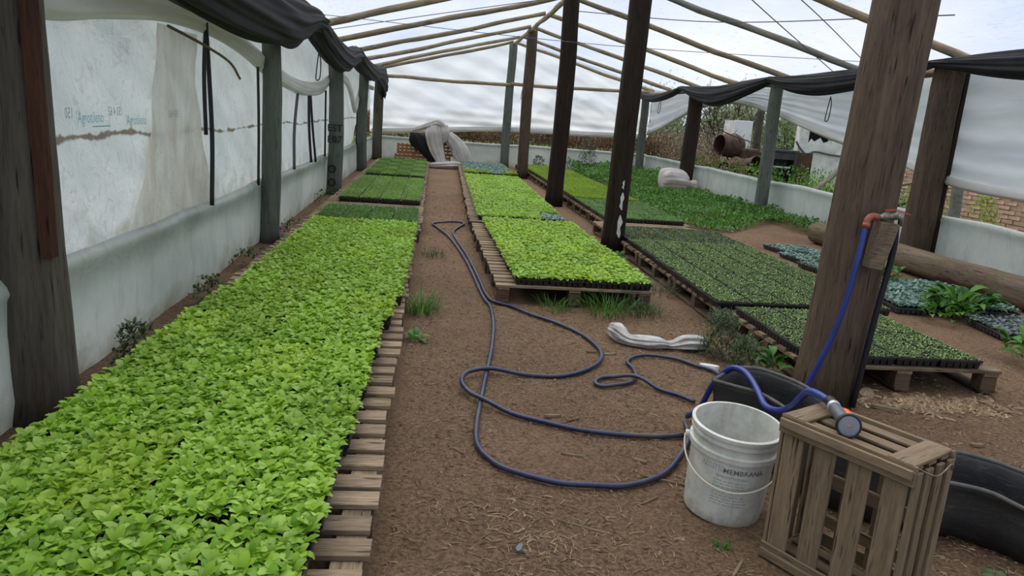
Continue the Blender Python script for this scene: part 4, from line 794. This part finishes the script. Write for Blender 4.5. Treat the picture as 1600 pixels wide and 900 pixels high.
leaf_scatter('weed_bed', area(16000, 3.85, 6.2, 10.6, 16.5, lambda x, y: .17*bumpy(x, y)*np.clip((y-10.4)/1.5, .3, 1), lambda x, y: (x < 4.2+(y-10.3)*.9) & (x > 3.75+np.clip((12.-y), 0, 2)*.25)), 'weed', .055, 'low bright green weeds covering the ground between the right bed and right wall', 'weeds', wide=.6)
leaf_scatter('tall_weed_bed', area(20000, 3.85, 6.15, 14.5, 21.8, lambda x, y: .36*bumpy(x, y)*np.clip((y-12.5)/5, .4, 1.1), lambda x, y: (x < 5.1) | (y > 18.0) | (y < 14.4)), 'weed', .075, 'taller ferny green weeds at the far right behind the beds', 'weeds', wide=.4)
leaf_scatter('wall_weeds', area(3500, 5.75, 6.25, 10.4, 16.5, lambda x, y: .20*bumpy(x, y)), 'weed', .06, 'dull weeds along the foot of the right skirt', 'weeds')
clump('tall_weed', 4.35, 21.0, 'tall dry weed standing against the far wall behind the right bed', 'drygrey', 420, 1.05, .7, 'fine', 31)
clump('dark_bush', 3.0, 21.3, 'small dull green bush at the far wall beside a centre post', 'weed_dark', 260, .42, .5, 'fine', 32)
clump('dark_bush', 5.05, 20.9, 'dark low bush at the far wall near the right corner', 'weed_dark', 260, .38, .5, 'fine', 33)
# ------------------------------------------------------------------ litter
def litter(n, pf, label, nm, lmin, lmax, wd):
    V, F = [], []; r = random.Random(n)
    for _ in range(n):
        x, y = pf(r); a = r.random()*6.28; l = r.uniform(lmin, lmax); w = wd*r.uniform(.6, 1.6); z = zg(x, y)+.002; cx_, sx_ = math.cos(a)*l/2, math.sin(a)*l/2; nx_, ny_ = -math.sin(a)*w, math.cos(a)*w; o = len(V)
        V += [(x-cx_-nx_, y-sx_-ny_, z), (x-cx_+nx_, y-sx_+ny_, z), (x+cx_+nx_, y+sx_+ny_, z+r.uniform(0, .006)), (x+cx_-nx_, y+sx_-ny_, z), (x, y, z+w*2+.002)]; F += [(0+o, 1+o, 4+o), (1+o, 2+o, 4+o), (2+o, 3+o, 4+o), (3+o, 0+o, 4+o)]
    me = bpy.data.meshes.new(nm); me.from_pydata(V, [], F); me.materials.append(M['straw']); return tag(put(nm, me), label, 'litter', None, 'stuff')
def aisle(r):
    while 1:
        x = r.uniform(-.1, 2.2); y = 1.3+4.4*r.random()**1.2
        if vn(x*2.1+2, y*1.7) > -.35 or r.random() < .25: return x, y
litter(8500, aisle, 'dry straw and bark crumbs strewn over the near part of the dirt aisle', 'straw_litter', .006, .045, .0013)
litter(1500, lambda r: (r.uniform(-.1, .6), r.uniform(5.5, 14)), 'straw crumbs scattered farther down the aisle', 'straw_litter', .01, .04, .0018)
litter(2200, lambda r: (r.uniform(2.3, 4.6), r.uniform(2.6, 4.6)) if r.random() < .7 else (r.uniform(3.6, 5.2), r.uniform(3.5, 12)), 'straw and wood crumbs on the dirt to the right of the big post', 'straw_litter', .008, .045, .0018)
litter(420, lambda r: (r.gauss(2.95, .25), r.gauss(3.78, .07)), 'heap of dry bark shreds in front of the near right pallet', 'bark_litter', .03, .09, .006)
litter(140, lambda r: (r.gauss(.42, .12), r.gauss(2.35, .16)), 'thicker drift of straw on the dirt at the bottom centre', 'straw_litter', .02, .05, .0022)
V, F = [], []; r = random.Random(77)
for _ in range(1600):
    x, y = aisle(r) if r.random() < .75 else (r.uniform(2.3, 4.4), r.uniform(2.4, 5)); q = r.uniform(.002, .0065)*(1.5 if r.random() < .06 else 1); o = len(V); z = zg(x, y)
    V += [(x+q*r.uniform(.7, 1.3), y, z), (x, y+q*r.uniform(.7, 1.3), z), (x-q, y, z), (x, y-q*r.uniform(.7, 1.3), z), (x+q*.2, y, z+q)]; F += [(o, o+1, o+4), (o+1, o+2, o+4), (o+2, o+3, o+4), (o+3, o, o+4)]
me = bpy.data.meshes.new('dirt_crumbs'); me.from_pydata(V, [], F); me.materials.append(M['dirt']); tag(put('dirt_crumbs', me), 'small crumbs of dirt lying loose on the aisle floor', 'dirt', None, 'stuff')
def chip(x, y, l, a, w, t, label, mat='twig', bend=.0):
    mb = MB(); mb.loft([[(s*l/2, -w*q/2+bend*s*s, 0), (s*l/2, w*q/2+bend*s*s, 0), (s*l/2, w*q/3+bend*s*s, t), (s*l/2, -w*q/3+bend*s*s, t)] for s, q in ((-1, .35), (-.5, 1), (.1, .9), (.7, .8), (1, .25))]); o = mb.obj('wood_chip' if l/w < 6 else 'twig', M[mat], None, False, (x, y, zg(x, y)+.001)); o.rotation_euler = (0, 0, a); tag(o, label, 'wood chip' if l/w < 6 else 'twig')
for a in ((.66, 3.46, .09, .1, .025, .012, 'pale curled scrap touching the middle hose run'), (.76, 3.42, .08, .5, .012, .008, 'dark chip lying beside the pale scrap on the hose'), (.68, 3.02, .10, -.35, .012, .008, 'slim wood chip between the two hose curves'), (.98, 2.98, .07, -.6, .022, .010, 'pale wood splinter left of the bucket'),
          (1.05, 2.78, .24, -.45, .010, .007, 'long straight twig left of the bucket'), (.62, 2.42, .22, -.5, .009, .006, 'long twig below the nearest hose curve'), (1.20, 4.50, .09, .3, .022, .012, 'yellowish chip beside the far hose curve'), (1.08, 4.52, .07, .0, .020, .010, 'ochre chip left of the yellowish one near the hose'),
          (.16, 3.05, .12, -.9, .007, .005, 'thin pale twig on the left of the aisle'), (.40, 2.1, .13, .35, .009, .006, 'twig at the bottom centre of the picture'), (2.62, 3.92, .18, .9, .10, .02, 'flat broken board scrap at the foot of the big post'), (2.60, 3.68, .16, -.5, .05, .02, 'narrow board scrap in front of the big post'),
          (2.80, 3.22, .07, -.2, .03, .015, 'pale wood chip on dirt right of the crate'), (3.55, 3.62, .12, -.4, .03, .015, 'dark chip on dirt near the right edge'), (1.10, 2.16, .12, .9, .016, .008, 'whitish peeled bark strip at the bottom beside the crate'), (.92, 2.62, .11, .6, .008, .006, 'short twig between hose curve and bucket')):
    chip(*a, mat='twig')
chip(1.78, 4.27, .12, -.4, .07, .03, 'pale stone-like scrap near the end of the hose', 'plaster'); chip(.36, 2.28, .05, 1.2, .03, .012, 'small dull blue scrap on the dirt at the bottom centre', 'gun_grey')
# ------------------------------------------------------------------ outside
leaf_scatter('dried_hedge', area(26000, -4.5, 7.5, 23.2, 24.8, lambda x, y: 1.22+.2*np.sin(x*2.3)+.1*np.sin(x*7)), 'dry', .10, 'band of dried brown bushes outside the far end wall', 'hedge', wide=.35, elr=(.2, 1.5))
leaf_scatter('dried_weeds', area(20000, 6.9, 9.6, 15.5, 27, lambda x, y: (.75+.35*np.sin(y*1.4+x))*np.clip((y-14)/6, .35, 1.2), lambda x, y: (x < 7.7) | (y > 19.8)), 'dry', .075, 'dried brown weeds outside the right wall', 'weeds', wide=.4, elr=(.2, 1.5))
leaf_scatter('grey_weeds', area(11000, 6.8, 10, 20, 30, lambda x, y: 1.35+.3*np.sin(y*1.9+x)), 'drygrey', .08, 'grey dried weeds behind the brown ones outside the right wall', 'weeds', wide=.35, elr=(.2, 1.5))
leaf_scatter('green_weeds', area(15000, 6.6, 9.8, 6, 19.5, lambda x, y: np.clip(.22+(y-10)*.07, .15, .62)*(1+.3*np.sin(y*2.4+x*2)), lambda x, y: (x < 8.3) | (y > 13)), 'weed', .07, 'bushy green weeds outside the right wall', 'weeds', wide=.4, elr=(.2, 1.5))
leaf_scatter('yellow_weeds', area(4200, 6.8, 9.6, 12.5, 18, lambda x, y: .62+.2*np.sin(y*3.4+x*2), lambda x, y: np.sin(x*3)+np.sin(y*2.1) > .5), 'yellow', .06, 'yellowish flowering weeds among the green ones outside', 'weeds', wide=.4, elr=(.2, 1.5))
def tree(name, x, y, h, stems, label, seed, leaves, crown, mat='tree', lsz=.16):
    r = random.Random(seed); root = empty(name, (x, y, 0), label, 'tree'); mb = MB(); tips = []
    def branch(p, d, l, rad, dep):
        q = p; pts = [p]; rads = [rad]
        for i in range(4): d = (d+Vector((r.uniform(-.22, .22), r.uniform(-.22, .22), .08))).normalized(); q = q+d*l/4; pts.append(q); rads.append(rad*(1-.14*(i+1)))
        mb.tube(pts, rads, 6); tips.append(q); tips.append(pts[2])
        if dep:
            for _ in range(3): branch(pts[r.choice((2, 3, 4))], (d+Vector((r.uniform(-.9, .9), r.uniform(-.9, .9), r.uniform(-.1, .6)))).normalized(), l*.62, rad*.5, dep-1)
    for s in range(stems):
        a = s*6.28/stems+r.random(); branch(Vector((.1*math.cos(a), .1*math.sin(a), -.05)), Vector((.42*math.cos(a), .42*math.sin(a), 1)).normalized(), h*.5, .045*h/3, 3)
    mb.obj('branches', M['bark'], root, True)
    pts = []
    for t in tips:
        for _ in range(max(1, leaves//len(tips))): pts.append((t.x+r.gauss(0, crown), t.y+r.gauss(0, crown), max(.3, t.z+r.gauss(0, crown))))
    leaf_scatter('foliage', pts, mat, lsz, None, None, wide=.5, parent=root)
tree('bare_tree', 9.7, 24.2, 3.2, 7, 'half-bare dark branching tree beyond the white panel outside', 3, 260, .25)
tree('leafy_tree', 12.4, 26, 2.9, 3, 'green leafy tree outside behind the black stove', 5, 2600, .45)
tree('leafy_tree', 10.2, 33, 3.0, 3, 'dull green tree far outside to the left of the bare tree', 8, 1400, .6)
for i, (x, y, h, l) in enumerate(((8.5, 47, 2.4, 'far green bush seen past the dark barked right post'), (13.5, 47, 2.6, 'far bush behind the white panel'), (18.5, 46, 2.8, 'far bush between the tree trunks'), (23.5, 45, 2.8, 'far bush behind the black stove'), (28, 43, 3, 'far bush behind the plastered house'), (2, 46, 1.3, 'far bush beyond the end wall, middle'), (-6, 46, 1.3, 'far bush beyond the end wall, left'), (31, 36, 3, 'far bush behind the brick wall'))):
    n = 9000; a = nrng.rand(n)*2*PI; q = np.sqrt(nrng.rand(n)); zz = nrng.rand(n); rr_ = 2.9*np.sqrt(1-zz**2*.8)*q
    root = empty('bush', (x, y, 0), l, 'bush'); leaf_scatter('foliage', np.stack([rr_*np.cos(a), rr_*np.sin(a)*.6, zz*h*(1+.15*np.sin(a*3))], 1), 'tree' if i % 2 else 'drygrey', .22, None, None, wide=.6, parent=root)
    mb = MB(); [mb.tube([(dx, 0, 0), (dx*1.8, .1, h*.6)], [.06, .03], 5) for dx in (-.5, 0, .5)]; mb.obj('stem', M['bark'], root, True)
# junk outside the right wall
dr = empty('rusty_drum', (7.62, 19.0, 1.13), 'rusty round mixer drum lying open toward the house outside the right wall', 'drum'); dr.rotation_euler = (0, math.radians(4), math.radians(16))
mb = MB(); mb.loft([[(x, r*math.cos(a), r*math.sin(a)) for a in np.linspace(0, 2*PI, 33)[:-1]] for x, r in ((-.30, .24), (-.29, .26), (-.1, .30), (.22, .31), (.34, .26), (.36, .10))]+[[(x, r*math.cos(a), r*math.sin(a)) for a in np.linspace(0, 2*PI, 33)[:-1]] for x, r in ((.34, .08), (.32, .23), (.2, .285), (-.1, .275), (-.29, .235), (-.30, .24))], cap=False)
mb.obj('drum_shell', M['rust'], dr, True)
mb = MB(); mb.tube([(.12+.0*c, .325*math.cos(c), .325*math.sin(c)) for c in np.linspace(-.8, 2.8, 14)], .012, 6); mb.obj('hoop', M['oldgrey'], dr, True)
mb = MB(); mb.tube([(.30, 0, -.05), (1.15, .1, -.06)], .045, 8); mb.obj('axle', M['rust'], dr, True)
mb = MB(); mb.tube([(.2, -.2, -.25), (.05, -.15, -1.16)], .03, 6); mb.tube([(.2, .2, -.25), (.4, .3, -1.16)], .03, 6); mb.obj('stand', M['rust'], dr, True)
def slab(name, c, d, rz, mat, label, cat, ry=0, rx_=0):
    mb = MB(); mb.box((0, 0, 0), d); o = mb.obj(name, mat, None, False, c); o.rotation_euler = (rx_, ry, rz)
    b = o.modifiers.new('b', 'BEVEL'); b.width = min(d)*.12; b.segments = 2; return tag(o, label, cat)
rc = random.Random(2)
for i, (x, y, z, l) in enumerate(((7.65, 18.5, .50, 'rusty curved iron sheet in the scrap heap under the drum'), (8.05, 18.4, .55, 'bent rusty plate in the scrap heap right of the drum'), (7.9, 18.2, .36, 'low crumpled iron piece at the front of the scrap heap'))):
    mb = sheet(14, 6, lambda a, b: (.34*math.cos(PI*a), (b-.5)*.5, .30*math.sin(PI*a)+.03*vn(a*6, b*5, i))); o = mb.obj('scrap_sheet', M['rust'], None, True, (x, y, z)); o.rotation_euler = (rc.uniform(-.4, .4), rc.uniform(-.4, .4), rc.uniform(-1, 1)); s_ = o.modifiers.new('s', 'SOLIDIFY'); s_.thickness = .015; tag(o, l, 'scrap metal')
slab('scrap_box', (8.12, 19.0, .55), (.55, .45, 1.08), .2, M['rust'], 'rusty iron box standing under the mixer axle', 'scrap metal')
fr = empty('white_cabinet', (8.78, 21.0, 0), 'tall white enamel cabinet standing outside behind the mixer drum', 'cabinet', None, .15)
mb = MB(); mb.box((0, .28, .92), (.56, .55, 1.78)); o = mb.obj('cabinet_body', M['plaster'], fr); mb = MB(); mb.box((0, -.015, .95), (.58, .04, 1.74)); o = mb.obj('door', M['white'], fr); b = o.modifiers.new('b', 'BEVEL'); b.width = .012; b.segments = 3
mb = MB(); mb.box((.24, -.045, 1.1), (.02, .02, .3)); mb.obj('handle', M['chrome'], fr)
post('outdoor_post', 8.62, 19.5, .11, 2.2, M['post_left'], 'weathered outdoor post right of the white cabinet', (-.05, 0), 0, 21)
post('outdoor_post', 8.25, 11.0, .085, 1.02, M['pole_grey'], 'short grey post outside in front of the brick wall', (0, 0), .4, 22)
stv = empty('old_stove', (8.40, 17.6, 0), 'dark old metal stove standing in weeds outside the right wall', 'stove', None, -.15)
mb = MB(); mb.box((0, 0, .30), (.66, .5, .12)); [mb.box((s*.3, 0, .72), (.06, .5, .84)) for s in (-1, 1)]; mb.box((0, .22, .72), (.62, .06, .84)); mb.box((0, 0, 1.0), (.62, .48, .16)); mb.obj('stove_body', M['oldgrey'], stv)
mb = MB(); mb.box((0, 0, 1.12), (.72, .54, .05)); mb.box((0, .2, 1.16), (.5, .06, .04)); mb.obj('hob', M['oldgrey'], stv)
mb = MB(); mb.box((-.02, -.30, .74), (.40, .02, .04)); mb.obj('handle', M['chrome'], stv); mb = MB(); mb.box((0, 0, .6), (.5, .4, .02)); mb.obj('oven_shelf', M['rust'], stv)
slab('rusty_plate', (8.92, 17.45, .55), (.42, .04, 1.12), -.12, M['rust'], 'upright rusty plate leaning beside the old stove', 'scrap metal')
hs = empty('plastered_house', (12.7, 22.0, 0), 'plastered white outbuilding wall with a dark broken window and a pipe', 'building')
mb = MB(); hx0, hx1, wx0, wx1, wz0, wz1 = -1.75, 4.0, -1.45, -.70, 1.30, 1.78
mb.box(((hx0+wx0)/2, 0, 1.3), (wx0-hx0, .25, 2.7)); mb.box(((hx1+wx1)/2, 0, 1.3), (hx1-wx1, .25, 2.7)); mb.box(((wx0+wx1)/2, 0, wz0/2), (wx1-wx0, .25, wz0)); mb.box(((wx0+wx1)/2, 0, (2.65+wz1)/2), (wx1-wx0, .25, 2.65-wz1))
mb.obj('plaster_wall', M['plaster'], hs)
mb = MB(); mb.box(((wx0+wx1)/2, .25, (wz0+wz1)/2), (.9, .04, .7)); mb.obj('room_shade_panel', M['room_shade'], hs)  # near-black panel behind the window, painted as the shade of the room inside
mb = MB(); mb.add([(wx0, -.10, wz0), (wx0+.1, -.10, wz0+.16), (wx0+.2, -.10, wz0+.08), (wx0+.38, -.1, wz0+.2), (wx0+.5, -.1, wz0+.06), (wx1, -.1, wz0+.15), (wx1, -.1, wz0)], [(0, 1, 2), (0, 2, 6), (2, 3, 4), (2, 4, 6), (4, 5, 6)]); mb.obj('broken_plaster', M['plaster'], hs)
mb = MB(); mb.tube(spline([(-1.85, -.16, 1.35), (-1.70, -.18, 1.15), (-1.45, -.18, .98), (-1.20, -.18, 1.08), (-.4, -.18, 1.0), (1.5, -.18, 1.0)], 5), .03, 6); mb.obj('pipe', M['wire'], hs, True)
mb = MB(); mb.box((1.2, .3, 2.72), (6.0, 1.0, .12)); mb.obj('roof', M['oldgrey'], hs)
pole((6.75, 12.9, .35), (7.7, 13.4, 1.05), .06, .05, M['pole_grey'], 'leaning_pole', 'grey pole leaning over the weeds outside the right wall', 'pole', 70)
wire([(8.1, 13.2, .35), (8.5, 13.0, .70), (9.0, 12.8, .86)], .03, M['twig'], 'dead_branch', 'dead branch outside between the big post and the split right post', 'branch')
wire([(8.0, 13.0, .25), (8.5, 12.7, .42), (9.1, 12.5, .75)], .035, M['bark'], 'dead_branch', 'darker dead branch crossing below the pale one outside', 'branch')
wire([(6.6, 17.2, 1.52), (7.4, 18, 1.36), (8.6, 19.4, 1.22)], .014, M['strap'], 'cable', 'black cable running from the dark barked post to the mixer drum', 'cable')
# brick wall: mortar core and individual bricks on the visible stretch
bw = empty('brick_wall', (10.0, 10, 0), 'crumbling old brick wall outside at the right', 'brick wall')
mb = MB(); mb.box((.13, -.8, .45), (.16, 14.8, .94)); mb.obj('mortar_core', M['mortar'], bw)
brm = []
for i in range(4):
    r = random.Random(i); mb = MB(); mb.add([(x*.06*(1+r.uniform(-.12, .12)), y*.131*(1+r.uniform(-.03, .02)), z*.034*(1+r.uniform(-.14, .14))) for z in (-1, 1) for x, y in ((-1, -1), (1, -1), (1, 1), (-1, 1))], [(0, 3, 2, 1), (4, 5, 6, 7), (0, 1, 5, 4), (1, 2, 6, 5), (2, 3, 7, 6), (3, 0, 4, 7)]); mb.mi = [0]*6; brm.append(mb.obj('brick', M['brick'], link=False))
cnt = 0; rest = MB()
for row in range(12):
    z = .04+row*.080
    for c in range(53):
        y = -7.8+c*.276+(.138 if row % 2 else 0)
        if z > .86 and math.sin(y*3) < -.1: continue
        loc = (.094+rc.uniform(-.008, .008), y+rc.uniform(-.008, .008), z+.010*math.sin(y*1.3))
        if row >= 2 and .6 < y < 8.2 and cnt < 298: put('brick', brm[rc.randrange(4)], bw, loc, (rc.uniform(-.03, .03), 0, rc.uniform(-.05, .05))); cnt += 1
        else: rest.box(loc, (.12, .255, .066))
o = rest.obj('bricks', M['brick'], bw); o['kind'] = 'stuff'
clump('tall_weed', 9.5, 11.9, 'tall yellow-green weed growing in front of the brick wall', 'yellow', 260, .8, .6, 'fine', 41)
print('trays', ntray, 'tris', sum(len(m.polygons) for m in bpy.data.meshes)*2)
